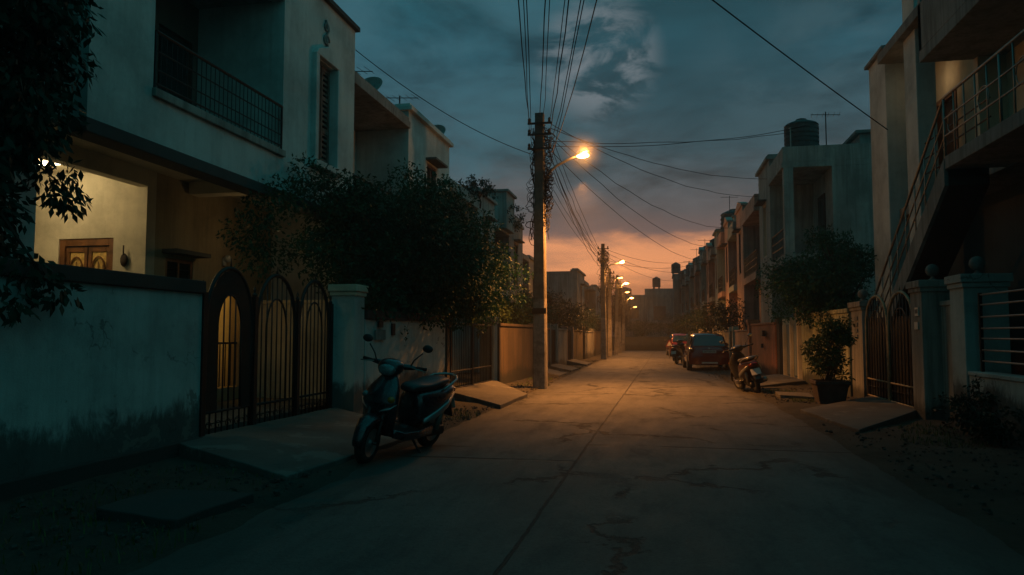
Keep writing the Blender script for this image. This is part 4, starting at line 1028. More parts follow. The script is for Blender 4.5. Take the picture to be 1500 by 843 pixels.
# ------------------------------------------------------------------ trees and shrubs
tree('overhanging_tree', 'bushy dark tree overhanging the white wall above the blue scooter', 'tree', (-5.9, 14.6, 0), (-5.25, 15.2, 3.1), (1.55, 3.1, 1.45), 230, (.32, .66), 120000, .09, 'leaf', 5, zmin=1.95, trunk_r=.12,
     extra=[(-4.75, 13.6, 1.95, .35), (-4.6, 14.6, 1.85, .4), (-4.35, 15.6, 1.85, .42), (-4.2, 16.6, 1.95, .4), (-4.2, 17.4, 2.0, .35), (-4.6, 15.0, 2.2, .5), (-6.2, 12.0, 3.9, .4), (-6.1, 12.6, 4.3, .35), (-5.9, 11.6, 2.9, .4), (-5.8, 11.9, 2.5, .35), (-3.9, 17.5, 2.9, .4), (-6.6, 11, 3.1, .5), (-6.4, 11.2, 2.7, .52), (-6.3, 11.0, 3.5, .52), (-6.2, 11.4, 3.8, .45), (-6.1, 12.0, 4.3, .4), (-3.5, 17.8, 2.4, .4), (-3.45, 18, 2.9, .4), (-3.9, 17, 3.3, .45), (-5.6, 12.4, 2.4, .5), (-5.0, 12.9, 2.2, .4), (-4.6, 14.2, 1.8, .35), (-3.9, 16.3, 2.3, .5), (-4.0, 17.0, 2.5, .55), (-3.8, 17.6, 3.2, .5), (-4.1, 15.8, 2.6, .5), (-4.2, 17.8, 1.9, .4), (-4.5, 16.0, 1.9, .45), (-4.4, 15.1, 1.75, .35)], sprays=110)
tree('drooping_tree', 'dark drooping tree hanging over the wall at the left edge', 'tree', (-6.5, 4.6, 0), (-6.2, 5.2, 4.5), (.75, 1.15, 2.6), 120, (.3, .55), 42000, .12, 'leafdark', 9, zmin=1.9, trunk_r=.1, droop=.8,
     extra=[(-5.9, 6.3, 2.95, .28), (-5.75, 6.25, 2.75, .2), (-5.25, 5.3, 1.95, .25), (-5.2, 5.55, 1.8, .2), (-5.22, 5.15, 1.68, .18), (-5.9, 6.2, 3.6, .3), (-6, 6.3, 4.2, .4), (-5.7, 5.2, 2.4, .4), (-6.0, 6.2, 5.2, .5), (-6.0, 6.2, 6.3, .5), (-5.95, 5.9, 4.7, .4), (-6, 6.35, 5.8, .45), (-6, 6.3, 4.7, .4), (-5.6, 5.3, 2.0, .3), (-5.7, 5.0, 2.9, .45), (-5.8, 5.7, 3.3, .4)], sprays=40)
tree('garden_tree', 'round leafy tree before the blank end wall on the right', 'tree', (5.0, 20.6, 0), (4.45, 20.8, 2.75), (1.3, 2.3, 1.15), 80, (.3, .55), 22000, .095, 'leaf', 15, zmin=1.6, trunk_r=.1, extra=[(3.5, 22.6, 2.2, .4), (3.6, 23.4, 2.0, .35), (3.9, 21, 1.9, .35)], sprays=60)
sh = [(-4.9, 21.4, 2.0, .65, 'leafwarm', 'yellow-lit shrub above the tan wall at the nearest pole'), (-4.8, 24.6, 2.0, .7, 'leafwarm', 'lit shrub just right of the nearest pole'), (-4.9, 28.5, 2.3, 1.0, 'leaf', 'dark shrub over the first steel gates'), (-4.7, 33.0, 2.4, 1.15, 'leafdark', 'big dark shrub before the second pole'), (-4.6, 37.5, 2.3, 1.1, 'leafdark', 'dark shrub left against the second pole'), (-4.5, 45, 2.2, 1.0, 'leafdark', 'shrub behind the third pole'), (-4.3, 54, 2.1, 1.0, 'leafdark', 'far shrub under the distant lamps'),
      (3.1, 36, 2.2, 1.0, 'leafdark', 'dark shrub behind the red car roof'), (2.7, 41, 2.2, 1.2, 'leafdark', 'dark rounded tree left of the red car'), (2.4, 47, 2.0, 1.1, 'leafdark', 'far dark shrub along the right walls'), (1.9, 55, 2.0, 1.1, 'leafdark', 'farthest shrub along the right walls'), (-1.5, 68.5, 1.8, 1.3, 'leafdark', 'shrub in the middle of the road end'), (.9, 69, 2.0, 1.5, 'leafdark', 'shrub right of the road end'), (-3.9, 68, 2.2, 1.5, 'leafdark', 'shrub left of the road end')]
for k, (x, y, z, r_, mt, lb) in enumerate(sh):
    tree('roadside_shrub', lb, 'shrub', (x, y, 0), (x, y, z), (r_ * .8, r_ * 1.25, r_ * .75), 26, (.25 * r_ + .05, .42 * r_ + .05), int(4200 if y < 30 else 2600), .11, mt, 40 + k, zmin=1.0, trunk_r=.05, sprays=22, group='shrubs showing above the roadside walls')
tree('creeper', 'wispy creeper on the roof edge of the fourth left house', 'plant', (-6.6, 33, 6.2), (-6.5, 32.6, 6.65), (.4, 1.6, .5), 14, (.12, .25), 700, .12, 'leafdark', 71, trunk_r=.03, sprays=16)
tree('creeper', 'leafy twigs rising from the parapet of the third left house', 'plant', (-6.6, 27, 6.3), (-6.55, 26.6, 6.75), (.4, 1.6, .5), 14, (.12, .25), 700, .12, 'leafdark', 73, trunk_r=.03, sprays=16)
tree('foot_bush', 'low scrubby bush growing against the foot of the right white wall', 'bush', (4.05, 10.6, 0), (4.08, 10.7, .35), (.28, .8, .35), 18, (.1, .2), 2600, .07, 'leafdark', 81, zmin=.05, trunk_r=.02, sprays=14)

pt = thing('potted_shrub', 'bushy shrub in a square cement pot beside the pale green wall', 'potted plant', (3.35, 15.85, 0))
m = MB(); rings = [[(3.35 + a * sx, 15.85 + a * sy, z) for sx, sy in ((-1, -1), (1, -1), (1, 1), (-1, 1))] for a, z in ((.23, .02), (.3, .42), (.33, .425), (.33, .5), (.29, .5), (.27, .44))]
m.loft(rings); m.build('pot', 'pot', pt, bevel=.012)
m = MB(); MB().box(3.08, 3.62, 15.58, 16.12, .4, .445).build('soil', 'dirt', pt)
rgp = np.random.default_rng(5); cs, rs = crown_clumps((3.35, 15.85, 1.12), (.44, .5, .58), 46, .1, .2, 91, .5)
for q in cs[::2]: m.tube([(3.35 + rgp.normal() * .05, 15.85 + rgp.normal() * .05, .43), ((q[0] + 3.35) / 2, (q[1] + 15.85) / 2, q[2] * .6), tuple(q)], [.012, .008, .004], 5)
m.build('stem', 'bark', pt, smooth=True)
leaf_cloud(cs, rs, 5200, .08, .2).build('foliage', 'leafwarm', pt)

# ------------------------------------------------------------------ scooters
def ell(cx, cy, cz, hy, hz, n=16, p=2.4, ax='x', zc=0):
    """superellipse ring across the travel direction at station cx"""
    r_ = []
    for k in range(n):
        a = 2 * math.pi * k / n; c, s2 = math.cos(a), math.sin(a)
        r_.append((cx, cy + hy * math.copysign(abs(c) ** (2 / p), c), cz + hz * math.copysign(abs(s2) ** (2 / p), s2)))
    return r_

def ringz(z, xf, xb, hy, n=20, p=2.6):
    """horizontal ring at height z, from xb (rear) to xf (front), half width hy"""
    cx = (xf + xb) / 2; hx = (xf - xb) / 2; out = []
    for k in range(n):
        a = 2 * math.pi * k / n; c, s2 = math.cos(a), math.sin(a)
        out.append((cx + hx * math.copysign(abs(c) ** (2 / p), c), hy * math.copysign(abs(s2) ** (2 / p), s2), z))
    return out

def make_scooter(label, body, accent, steer=0, group=None, tail=None):
    t = thing('motor_scooter', label, 'scooter', (0, 0, 0), group)
    S = Matrix.Translation((.44, 0, 0)) @ Matrix.Rotation(R(steer), 4, 'Z') @ Matrix.Translation((-.44, 0, 0))
    def wheel(x, mtx, r_=.235):
        prof = [(r_ - .085, -.045), (r_ - .06, -.05), (r_ - .025, -.048), (r_ - .006, -.032), (r_, 0), (r_ - .006, .032), (r_ - .025, .048), (r_ - .06, .05), (r_ - .085, .045)]
        rim = MB().lathe([(.03, -.05), (.035, -.03), (.05, -.02), (r_ - .1, -.03), (r_ - .082, -.045), (r_ - .075, -.045), (r_ - .075, .045), (r_ - .082, .045), (r_ - .1, .03), (.05, .02), (.035, .03), (.03, .05)], (x, 0, r_), 24, 'y').xf(mtx)
        w = rim.build('wheel', 'silver', t, smooth=True)
        MB().lathe(prof, (x, 0, r_), 30, 'y', False).xf(mtx).build('tyre', 'rubber', w, smooth=True)
    wheel(.64, S); wheel(-.62, Matrix.Identity(4), .225)
    fk = MB()
    for y in (-.085, .085): fk.tube([(.63, y, .235), (.585, y, .42), (.5, y * .9, .62)], [.022, .022, .026], 8)
    fk.tube([(.64, -.1, .235), (.64, .1, .235)], .018, 8)
    fk.xf(S).build('fork', 'black', t, smooth=True)
    fd = MB(); rings = []   # front fender hugging the tyre
    for k in range(11):
        a = R(150 - k * 15.5); rr_ = .268 + .012 * math.sin(math.pi * k / 10); hw = .07 + .035 * math.sin(math.pi * min(1, (k + 1) / 9))
        cx, cz = .64 + rr_ * math.cos(a), .24 + rr_ * math.sin(a); ux, uz = math.cos(a), math.sin(a)
        rings.append([(cx - ux * .05, -hw, cz - uz * .05), (cx - ux * .005, -hw * .92, cz - uz * .005), (cx + ux * .02, -hw * .5, cz + uz * .02), (cx + ux * .028, 0, cz + uz * .028), (cx + ux * .02, hw * .5, cz + uz * .02), (cx - ux * .005, hw * .92, cz - uz * .005), (cx - ux * .05, hw, cz - uz * .05),
                      (cx - ux * .02, hw * .7, cz - uz * .02), (cx, 0, cz), (cx - ux * .02, -hw * .7, cz - uz * .02)])
    fd.loft(rings); fd.xf(S).build('front_fender', body, t, smooth=True, sub=1)
    # leg shield / front apron
    ap = MB(); ap.loft([ringz(.27, .40, .33, .14, p=3), ringz(.36, .45, .34, .175, p=2.6), ringz(.48, .52, .35, .20, p=2.2), ringz(.60, .575, .35, .225, p=1.9), ringz(.68, .575, .34, .225, p=1.9), ringz(.76, .53, .33, .2, p=2), ringz(.84, .465, .31, .155, p=2.2), ringz(.91, .41, .29, .105, p=2.4), ringz(.96, .385, .30, .07)])
    A = ap.build('front_apron', body, t, smooth=True, sub=1)
    for s_ in (-1, 1):   # winker lens and bright chevron on each flank of the apron
        q = MB(); q.add([(.47, .215 * s_, .64), (.545, .135 * s_, .605), (.565, .07 * s_, .555), (.515, .165 * s_, .585), (.485, .228 * s_, .66), (.56, .145 * s_, .618), (.58, .078 * s_, .565), (.53, .178 * s_, .60)], [(0, 1, 2, 3), (4, 7, 6, 5), (0, 4, 5, 1), (1, 5, 6, 2), (2, 6, 7, 3), (3, 7, 4, 0)]); q.build('chevron', accent, A)
        q = MB().ball((.515, .165 * s_, .70), .045, 12, (.8, .9, .8)); q.build('indicator', 'amberlens' if s_ > 0 else 'clearlens', A, smooth=True)
    # floorboard and tunnel
    fl = MB(); fl.loft([ell(.40, 0, .315, .17, .04), ell(.3, 0, .29, .2, .035), ell(.05, 0, .28, .205, .035), ell(-.12, 0, .29, .2, .04)]); fl.build('floorboard', 'black', t, smooth=True)
    fs = MB()
    for s_ in (-1, 1): fs.loft([ell(.42, .19 * s_, .33, .02, .05, 10), ell(.25, .215 * s_, .285, .02, .045, 10), ell(0, .22 * s_, .275, .02, .045, 10), ell(-.3, .21 * s_, .30, .02, .05, 10)])
    fs.build('side_skirt', body, t, smooth=True)
    # rear body
    rb = MB(); rb.loft([ell(-.08, 0, .50, .14, .21, 20), ell(-.14, 0, .52, .185, .235, 20), ell(-.3, 0, .55, .215, .22, 20), ell(-.5, 0, .605, .215, .17, 20), ell(-.7, 0, .66, .18, .12, 20), ell(-.86, 0, .70, .12, .08, 20), ell(-.93, 0, .715, .07, .045, 20)])
    B_ = rb.build('rear_body', tail or body, t, smooth=True, sub=1)
    for s_ in (-1, 1):
        q = MB(); q.loft([ell(-.16, .18 * s_, .40, .02, .03, 10), ell(-.35, .215 * s_, .47, .02, .045, 10), ell(-.6, .2 * s_, .56, .02, .04, 10), ell(-.85, .12 * s_, .67, .015, .02, 10)]); q.build('side_strip', accent, B_, smooth=True)
    st = MB(); st.loft([ell(.02, 0, .745, .07, .03, 18), ell(-.03, 0, .765, .115, .05, 18), ell(-.16, 0, .775, .14, .055, 18), ell(-.3, 0, .77, .155, .055, 18), ell(-.42, 0, .79, .16, .06, 18), ell(-.55, 0, .815, .15, .055, 18), ell(-.72, 0, .82, .125, .045, 18), ell(-.82, 0, .815, .07, .025, 18)]); st.build('seat', 'seat', t, smooth=True, sub=1)
    gr = MB(); gr.tube([(-.52, .165, .74), (-.62, .185, .79), (-.8, .16, .845), (-.92, .08, .865), (-.945, 0, .87), (-.92, -.08, .865), (-.8, -.16, .845), (-.62, -.185, .79), (-.52, -.165, .74)], .015, 8); gr.build('grab_rail', 'silver', t, smooth=True)
    tl = MB().loft([ell(-.88, 0, .69, .10, .05), ell(-.945, 0, .695, .085, .042), ell(-.965, 0, .69, .05, .025)]); tl.build('tail_light', 'redlens', t, smooth=True)
    mg = MB(); mg.add([(-.86, -.08, .62), (-.86, .08, .62), (-1.0, .075, .36), (-1.0, -.075, .36), (-.84, -.08, .60), (-.84, .08, .60), (-.98, .075, .35), (-.98, -.075, .35)], [(0, 1, 2, 3), (4, 7, 6, 5), (0, 4, 5, 1), (1, 5, 6, 2), (2, 6, 7, 3), (3, 7, 4, 0)]); mgo = mg.build('rear_mudguard', 'black', t, bevel=.01)
    np_ = MB(); np_.add([(-.915, -.1, .60), (-.915, .1, .60), (-.985, .1, .47), (-.985, -.1, .47), (-.91, -.1, .598), (-.91, .1, .598), (-.98, .1, .468), (-.98, -.1, .468)], [(0, 3, 2, 1), (4, 5, 6, 7), (0, 1, 5, 4), (1, 2, 6, 5), (2, 3, 7, 6), (3, 0, 4, 7)]); np_.build('number_plate', 'plate', mgo)
    en = MB(); en.loft([ell(.02, 0, .26, .1, .07), ell(-.3, 0, .25, .12, .09), ell(-.55, .02, .23, .09, .08), ell(-.72, .1, .23, .04, .06)]); en.build('engine', 'black', t, smooth=True)
    ex = MB().tube([(-.15, -.13, .2), (-.3, -.16, .2), (-.36, -.17, .23), (-.8, -.185, .31), (-.84, -.187, .315)], [.02, .025, .055, .06, .03], 10); ex.build('exhaust', 'galv', t, smooth=True)
    sd = MB().tube([(-.1, .1, .2), (-.16, .22, .02)], .014, 6); sd.tube([(-.16, .22, .015), (-.2, .24, .012)], .016, 6); sd.build('stand', 'iron', t)
    sh_ = MB().tube([(-.55, .12, .25), (-.62, .14, .55)], .035, 8); sh_.build('shock_absorber', 'galv', t, smooth=True)
    # handlebar set
    hb = MB(); hb.loft([ell(.44, 0, 1.0, .085, .06, 18), ell(.40, 0, 1.005, .125, .085, 18), ell(.34, 0, 1.01, .15, .09, 18), ell(.27, 0, 1.025, .14, .075, 18), ell(.21, 0, 1.035, .1, .05, 18)])
    hb.loft([[(p_[1 - 1] * 0 + .29 - abs(yy) * .12 + dx_, yy, 1.02 + abs(yy) * .06 + dz_) for dx_, dz_ in [(.04 * w_ * math.cos(a_), .035 * w_ * math.sin(a_)) for a_ in [q * math.pi / 5 for q in range(10)]]] for yy, w_ in ((-.27, .6), (-.2, .85), (-.1, 1.1), (.1, 1.1), (.2, .85), (.27, .6)) for p_ in [(0,)]])
    hb.loft([ringz(.88, .42, .3, .07), ringz(.95, .42, .29, .08), ringz(.99, .41, .29, .07)])
    Hb = hb.xf(S).build('handlebar', body, t, smooth=True, sub=1)
    hl = MB(); hl.loft([ell(.41, 0, .99, .1, .065, 18, 2.2), ell(.445, 0, .985, .092, .06, 18, 2.2), ell(.468, 0, .98, .06, .036, 18, 2.2)]); hl.xf(S).build('headlight', 'clearlens', Hb, smooth=True)
    for s_ in (-1, 1):
        MB().tube([(.262, .26 * s_, 1.036), (.235, .37 * s_, 1.04)], .018, 8).xf(S).build('grip', 'rubber', Hb, smooth=True)
        MB().tube([(.29, .22 * s_, 1.035), (.30, .28 * s_, 1.03), (.285, .38 * s_, 1.02)], .007, 6).xf(S).build('brake_lever', 'galv', Hb, smooth=True)
        mr = MB().tube([(.28, .2 * s_, 1.05), (.28, .23 * s_, 1.12), (.265, .31 * s_, 1.21)], .008, 6); mr.ball((.25, .35 * s_, 1.265), .06, 14, (.32, 1.0, .72)); mo = mr.xf(S).build('mirror', 'black', Hb, smooth=True)
        MB().ball((.234, .35 * s_, 1.265), .05, 14, (.14, 1, .7)).xf(S).build('mirror_glass', 'mirrorglass', mo, smooth=True)
    return t

s1 = make_scooter('dark blue motor scooter parked facing the viewer before the white wall', 'navy', 'silver', steer=12)
s1.location = (-3.07, 8.42, 0); s1.rotation_mode = 'XYZ'
hd = math.atan2(-1.32, -.36)
s1.rotation_euler = (R(-10), 0, hd); s1.scale = (1.05, 1.08, 1.05)
s2 = make_scooter('dark scooter with maroon tail leaning on its stand, seen from behind', 'graphite', 'silver', steer=14, tail='brownred')
s2.location = (2.22, 19.2, 0); s2.rotation_euler = (R(-14), 0, R(98)); s2.scale = (1.06, 1.12, 1.06)
s3 = copy_tree(s2); s3['label'] = 'small dark scooter parked farther off, past the red car'; s3.location = (1.0, 36.5, 0); s3.rotation_euler = (R(-7), 0, R(75))

# ------------------------------------------------------------------ red hatchback
def make_car(label, paint):
    t = thing('parked_car', label, 'car', (0, 0, 0), 'cars parked on the right side')
    # local: +y forward, x across; rear at y=0, front at y=3.5
    hw = .8
    def ring(y, w, zb, zt, wt, n=10):
        """cross-section of the lower body: flat bottom, bulged side, shoulder"""
        pts = [(-w * .9, zb), (-w, zb + .12), (-w * 1.0, (zb + zt) / 2), (-wt, zt), (-wt * .5, zt + .02), (wt * .5, zt + .02), (wt, zt), (w * 1.0, (zb + zt) / 2), (w, zb + .12), (w * .9, zb)]
        return [(x, y, z) for x, z in pts]
    b = MB(); b.loft([ring(0.02, .66, .32, .60, .62), ring(.06, .74, .26, .88, .68), ring(.16, .79, .22, .95, .73), ring(.6, .8, .2, .96, .76), ring(1.6, .8, .2, .94, .77), ring(2.5, .8, .2, .92, .75), ring(3.0, .79, .22, .86, .7), ring(3.38, .72, .25, .74, .6), ring(3.5, .6, .32, .6, .5)])
    body = b.build('body', paint, t, smooth=True, sub=2)
    def gring(y, w, z0, z1, wt): return [(x, y, z) for x, z in [(-w, z0), (-wt, z1 - .05), (-wt * .82, z1), (0, z1 + .02), (wt * .82, z1), (wt, z1 - .05), (w, z0), (0, z0)]]
    c = MB(); c.loft([gring(.12, .70, .92, .94, .69), gring(.34, .70, .92, 1.36, .56), gring(.5, .70, .92, 1.42, .56), gring(1.5, .71, .9, 1.45, .57), gring(2.0, .71, .9, 1.4, .56), gring(2.62, .7, .9, .93, .66)])
    c.build('cabin', paint, t, smooth=True)
    def quad(name, pts, mat, off, parent=t, th=.008):
        pts = [Vector(p) for p in pts]; n = (pts[1] - pts[0]).cross(pts[3] - pts[0]).normalized() * off
        m_ = MB(); a = [p + n for p in pts]; b_ = [p + n * (1 + th / abs(off)) for p in pts]
        m_.add(a + b_, [(3, 2, 1, 0), (4, 5, 6, 7), (0, 1, 5, 4), (1, 2, 6, 5), (2, 3, 7, 6), (3, 0, 4, 7)]); return m_.build(name, mat, parent)
    quad('rear_window', [(-.60, .135, .97), (.60, .135, .97), (.5, .33, 1.34), (-.5, .33, 1.34)], 'carglass', .012)
    quad('windscreen', [(.6, 2.56, .97), (-.6, 2.56, .97), (-.48, 2.06, 1.36), (.48, 2.06, 1.36)], 'carglass', .012)
    for s_ in (-1, 1):
        for (a0, a1, b0, b1) in ((.55, 1.3, .62, 1.3), (1.38, 2.3, 1.38, 2.0)):
            q = [(.706 * s_, a0, .96), (.706 * s_, a1, .96), (.575 * s_, b1, 1.34), (.575 * s_, b0, 1.34)]
            if s_ < 0: q = [q[1], q[0], q[3], q[2]]
            quad('side_window', q, 'carglass', .014)
        tl = MB().loft([ell(.0, 0, 0, .07, .1, 12, 3), ell(.05, 0, 0, .085, .12, 12, 3)]).xf(Matrix.Translation((.64 * s_, .05, .80)) @ Matrix.Rotation(R(90), 4, 'Z') @ Matrix.Rotation(R(0), 4, 'Y')); tl.build('tail_light', 'redlens', t, smooth=True)
        mr = MB().ball((.88 * s_, 2.15, 1.0), .09, 12, (1.1, .6, .75)); mr.box(.76 * s_, .86 * s_, 2.14, 2.17, .96, .99); mr.build('side_mirror', 'black', t, smooth=True)
        hl = MB().ball((.55 * s_, 3.36, .66), .1, 12, (1.2, .8, .7)); hl.build('headlight', 'clearlens', t, smooth=True)
        for y in (.62, 2.95):
            x = .72 * s_; w_ = MB().lathe([(.05, -.085), (.17, -.09), (.19, -.08), (.19, .08), (.17, .09), (.05, .085)], (x, y, .285), 20, 'x').build('wheel', 'silver', t, smooth=True)
            MB().lathe([(.19, -.085), (.26, -.09), (.282, -.06), (.285, 0), (.282, .06), (.26, .09), (.19, .085)], (x, y, .285), 24, 'x', False).build('tyre', 'rubber', w_, smooth=True)
    bp = MB().loft([[(x, y, z) for x, y, z in ((-.76, .12, zz), (-.7, -.02, zz), (-.4, -.05, zz), (.4, -.05, zz), (.7, -.02, zz), (.76, .12, zz))] for zz in (.27, .34, .46, .52)], closed=False); bp.build('rear_bumper', paint, t, smooth=True)
    MB().box(-.3, .3, -.056, -.045, .30, .36).build('fog_lamp', 'plate', t)
    pl = MB().box(-.25, .25, .005, .03, .70, .80).build('number_plate', 'plate', t)
    mk = MB()
    for k in range(9): mk.box(-.21 + k * .048, -.185 + k * .048, .002, .0045, .725, .775)
    mk.build('plate_mark', 'ink', pl)
    MB().tube([(-.35, .02, .235), (-.35, -.05, .23)], .025, 8).build('exhaust_tip', 'galv', t)
    MB().ball((0, .045, .87), .035, 10, (1, .3, 1)).build('tailgate_badge', 'chrome', t)
    return t
c1 = make_car('red hatchback parked facing away with its rear towards the viewer', 'carred')
c1.location = (1.9, 29.3, 0); c1.rotation_euler = (0, 0, R(2))
c2 = copy_tree(c1); c2['label'] = 'far car half hidden beyond the red hatchback'; c2.location = (1.45, 47.5, 0); c2.rotation_euler = (0, 0, R(3))

sg = thing('warning_sign', 'small red and white triangle sign near the far end on the right', 'sign', (.6, 44, 0))
MB().tube([(.6, 44.02, 0), (.6, 44.02, 1.0)], .025, 6).build('post', 'galv', sg)
pl = MB().prism([(.37, .7), (.83, .7), (.6, 1.12)], 'y', 43.98, 44.0).build('sign_board', 'signred', sg); MB().prism([(.45, .75), (.75, .75), (.6, 1.02)], 'y', 43.97, 43.979).build('sign_face', 'plate', pl)

# ------------------------------------------------------------------ lights of the houses and one added fill
def point(x, y, z, p, col, r=.08, name='porch_and_fill_light'):
    l = bpy.data.lights.new(name, 'POINT'); l.energy = p; l.color = col; l.shadow_soft_size = r
    o = bpy.data.objects.new(name, l); COL.objects.link(o); o.location = (x, y, z); return o
point(-9.4, 9.4, 3.75, 24, (1, .74, .36), .12)
point(-9.3, 12.85, 2.2, 11, (1, .52, .09), .08)
point(-6.9, 12.2, 3.1, 3.2, (1, .66, .3), .15)  # added fill without a fitting; stands in for street-lamp light on porch walls
point(5.6, 16.4, 6.7, 2.0, (1, .66, .34), .1)

# ------------------------------------------------------------------ world: dusk sky
w = bpy.data.worlds.new('World'); sc.world = w; w.use_nodes = True
nt = w.node_tree; nt.nodes.clear()
out = nt.nodes.new('ShaderNodeOutputWorld'); bg = nt.nodes.new('ShaderNodeBackground'); nt.links.new(bg.outputs[0], out.inputs[0])
tc = nt.nodes.new('ShaderNodeTexCoord'); D_ = tc.outputs['Generated']
sep = nt.nodes.new('ShaderNodeSeparateXYZ'); nt.links.new(D_, sep.inputs[0]); dx_, dy_, dz_ = sep.outputs
# cloud coordinates: the direction dropped on to a flat cloud deck
den = math_n(nt, 'ADD', math_n(nt, 'MAXIMUM', dz_, 0), .16)
cu = math_n(nt, 'DIVIDE', dx_, den); cv = math_n(nt, 'DIVIDE', dy_, den)
cmb = nt.nodes.new('ShaderNodeCombineXYZ'); nt.links.new(cu, cmb.inputs[0]); nt.links.new(cv, cmb.inputs[1])
n1 = noise_n(nt, cmb.outputs[0], 1.5, 8, .58, .9)
n2 = noise_n(nt, cmb.outputs[0], 2.6, 6, .6, .4)
zz = math_n(nt, 'ADD', dz_, math_n(nt, 'MULTIPLY', math_n(nt, 'SUBTRACT', n2, .5), .045))
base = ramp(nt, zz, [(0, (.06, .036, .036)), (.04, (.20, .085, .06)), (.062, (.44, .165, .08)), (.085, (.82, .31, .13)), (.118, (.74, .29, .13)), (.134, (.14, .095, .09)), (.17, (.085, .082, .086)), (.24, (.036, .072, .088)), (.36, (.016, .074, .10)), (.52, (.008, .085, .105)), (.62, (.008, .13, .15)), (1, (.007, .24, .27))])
# away from the sunset: teal, brightened behind and overhead to light the near walls
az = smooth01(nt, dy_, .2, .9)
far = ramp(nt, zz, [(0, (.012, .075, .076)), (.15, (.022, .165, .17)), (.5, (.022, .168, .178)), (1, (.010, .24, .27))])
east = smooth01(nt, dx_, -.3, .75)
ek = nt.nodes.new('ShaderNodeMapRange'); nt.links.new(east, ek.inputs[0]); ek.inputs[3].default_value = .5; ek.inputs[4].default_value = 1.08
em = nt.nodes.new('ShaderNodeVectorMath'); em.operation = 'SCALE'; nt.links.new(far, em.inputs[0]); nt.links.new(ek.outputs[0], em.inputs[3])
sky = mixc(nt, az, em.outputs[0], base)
n3 = noise_n(nt, cmb.outputs[0], 4.6, 8, .6, 1.0)
def scale_c(fac, lo, hi, col):
    k = nt.nodes.new('ShaderNodeMapRange'); nt.links.new(fac, k.inputs[0]); k.inputs[3].default_value = lo; k.inputs[4].default_value = hi
    m_ = nt.nodes.new('ShaderNodeVectorMath'); m_.operation = 'SCALE'; nt.links.new(col, m_.inputs[0]); nt.links.new(k.outputs[0], m_.inputs[3]); return m_.outputs[0]
def spot_mask(vec, w0, w1):
    v = nt.nodes.new('ShaderNodeVectorMath'); v.operation = 'DOT_PRODUCT'; nt.links.new(D_, v.inputs[0]); v.inputs[1].default_value = vec.normalized()
    return smooth01(nt, v.outputs['Value'], w0, w1)
up = smooth01(nt, dz_, .13, .2)
# heavy cloud deck: dark undersides and paler gaps, broken up at several sizes
dark = scale_c(math_n(nt, 'ADD', math_n(nt, 'MULTIPLY', smooth01(nt, n1, .36, .62), .7), math_n(nt, 'MULTIPLY', smooth01(nt, n3, .35, .65), .3)), .5, 1.26, sky)
sky = mixc(nt, up, sky, dark)
gap = math_n(nt, 'MULTIPLY', math_n(nt, 'MULTIPLY', spot_mask(Vector((-.30, .86, .41)), .94, .998), smooth01(nt, n2, .35, .62)), .75)
sky = mixc(nt, gap, sky, (.04, .122, .155))
gap2 = math_n(nt, 'MULTIPLY', math_n(nt, 'MULTIPLY', spot_mask(Vector((.19, .936, .295)), .985, .9995), smooth01(nt, n2, .4, .6)), .6)
dk2 = math_n(nt, 'MULTIPLY', spot_mask(Vector((.07, .925, .372)), .985, .999), .55)
sky = mixc(nt, dk2, sky, (.014, .052, .066))
sky = mixc(nt, gap2, sky, (.045, .095, .115))
bm = math_n(nt, 'MULTIPLY', spot_mask(Vector((-.072, .93, .352)), .9958, .9996), smooth01(nt, math_n(nt, 'ADD', math_n(nt, 'MULTIPLY', n2, .35), math_n(nt, 'MULTIPLY', n3, .65)), .42, .56))
sky = mixc(nt, math_n(nt, 'MULTIPLY', bm, .9), sky, (.155, .185, .205))
# thin dark streak lying across the sunset
sk = math_n(nt, 'MULTIPLY', math_n(nt, 'MULTIPLY', smooth01(nt, dz_, .055, .075), smooth01(nt, dz_, .125, .1)), smooth01(nt, noise_n(nt, cmb.outputs[0], 1.1, 6, .6, .5), .5, .66))
sky = mixc(nt, math_n(nt, 'MULTIPLY', sk, .5), sky, (.16, .10, .085))
st = nt.nodes.new('ShaderNodeTexSky'); st.sky_type = 'NISHITA'; st.sun_disc = False; st.sun_elevation = R(-1.0); st.sun_rotation = R(2); st.altitude = 300
nish = nt.nodes.new('ShaderNodeMix'); nish.data_type = 'RGBA'; nish.blend_type = 'ADD'; nish.inputs[0].default_value = .02
nt.links.new(sky, nish.inputs[6]); nt.links.new(st.outputs[0], nish.inputs[7])
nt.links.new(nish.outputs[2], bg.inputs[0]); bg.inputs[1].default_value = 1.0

sl_ = bpy.data.lights.new('sun', 'SUN'); sl_.energy = .03; sl_.angle = R(14); sl_.color = (1, .6, .35)
so = bpy.data.objects.new('sun', sl_); COL.objects.link(so); so.rotation_euler = (R(-86), 0, R(-2))

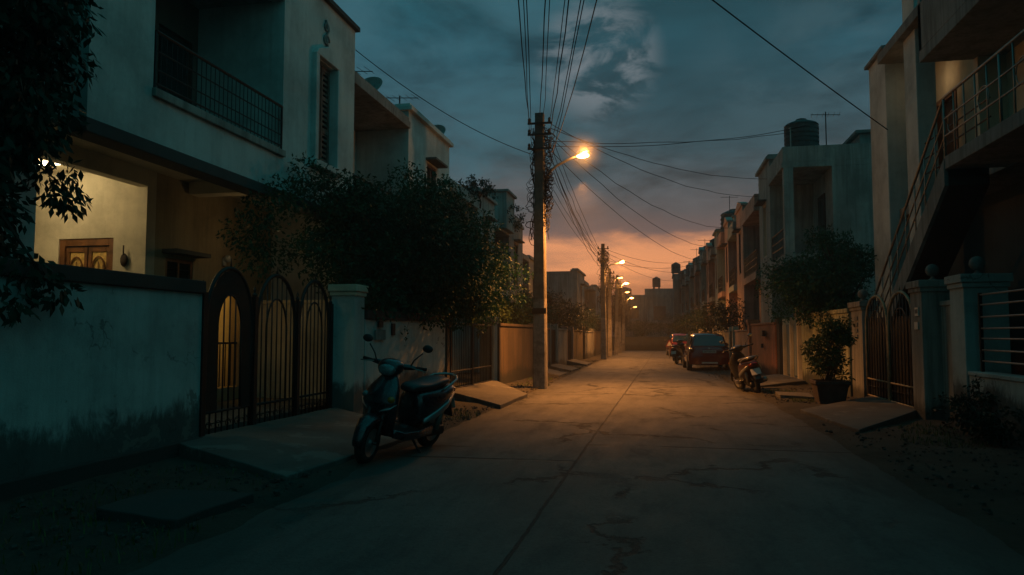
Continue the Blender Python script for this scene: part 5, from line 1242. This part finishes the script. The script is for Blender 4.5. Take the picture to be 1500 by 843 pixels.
# thin evening haze lying in the street, added partly to give the lamps halos
HAZE = .0018
if HAZE:
    hm = bpy.data.materials.new('evening_haze'); hm.use_nodes = True; hn = hm.node_tree; hn.nodes.clear()
    ho = hn.nodes.new('ShaderNodeOutputMaterial'); vs = hn.nodes.new('ShaderNodeVolumeScatter'); vs.inputs['Density'].default_value = HAZE; vs.inputs['Anisotropy'].default_value = .55; vs.inputs['Color'].default_value = (.95, .95, .95, 1)
    hn.links.new(vs.outputs[0], ho.inputs['Volume'])
    hz = MB().box(-11, 11, -5, 84, -.5, 9.5).build('halo_haze', hm); tag(hz, kind='stuff')

# added scattering ball that imitates the glow round the near lamp head
mm = bpy.data.materials.new('lamp_halo'); mm.use_nodes = True; hn = mm.node_tree; hn.nodes.clear()
ho = hn.nodes.new('ShaderNodeOutputMaterial'); vs = hn.nodes.new('ShaderNodeVolumeScatter'); vs.inputs['Anisotropy'].default_value = .2
t_ = hn.nodes.new('ShaderNodeTexCoord'); ln_ = hn.nodes.new('ShaderNodeVectorMath'); ln_.operation = 'LENGTH'; hn.links.new(t_.outputs['Object'], ln_.inputs[0])
fall = smooth01(hn, ln_.outputs['Value'], .88, .0)
hn.links.new(math_n(hn, 'MULTIPLY', math_n(hn, 'MULTIPLY', fall, fall), .34), vs.inputs['Density']); hn.links.new(vs.outputs[0], ho.inputs['Volume'])
b_ = MB().ball((0, 0, 0), .9, 20); b_ = b_.build('halo_haze', mm); b_.location = (-1.93, 19.15, 6.16); tag(b_, kind='stuff')
for (x, y, z, p_) in ((-1.93, 19.15, 6.16, 95), (-2.03, 41.9, 5.5, 300), (-2.38, 52.5, 4.98, 160), (-2.35, 63, 4.45, 60)):
    point(x + .1, y - .16, z + .02, p_, LAMPC, .05, 'lamp_glow_light')

# ------------------------------------------------------------------ camera and render settings
cam = bpy.data.cameras.new('camera'); cam.sensor_width = 36; cam.lens = 1080 / 1500 * 36; cam.clip_end = 2000; cam.clip_start = .05
co = bpy.data.objects.new('camera', cam); COL.objects.link(co); co.location = (0, 0, 1.42); co.rotation_euler = (R(90 + 3.629), 0, R(11.237)); sc.camera = co
sc.view_settings.view_transform = 'Standard'; sc.view_settings.look = 'None'; sc.view_settings.exposure = 0; sc.view_settings.gamma = 1
sc.render.engine = 'CYCLES'
sc.cycles.use_denoising = True; sc.cycles.max_bounces = 6; sc.cycles.diffuse_bounces = 3; sc.cycles.volume_bounces = 0
sc.cycles.sample_clamp_indirect = 4
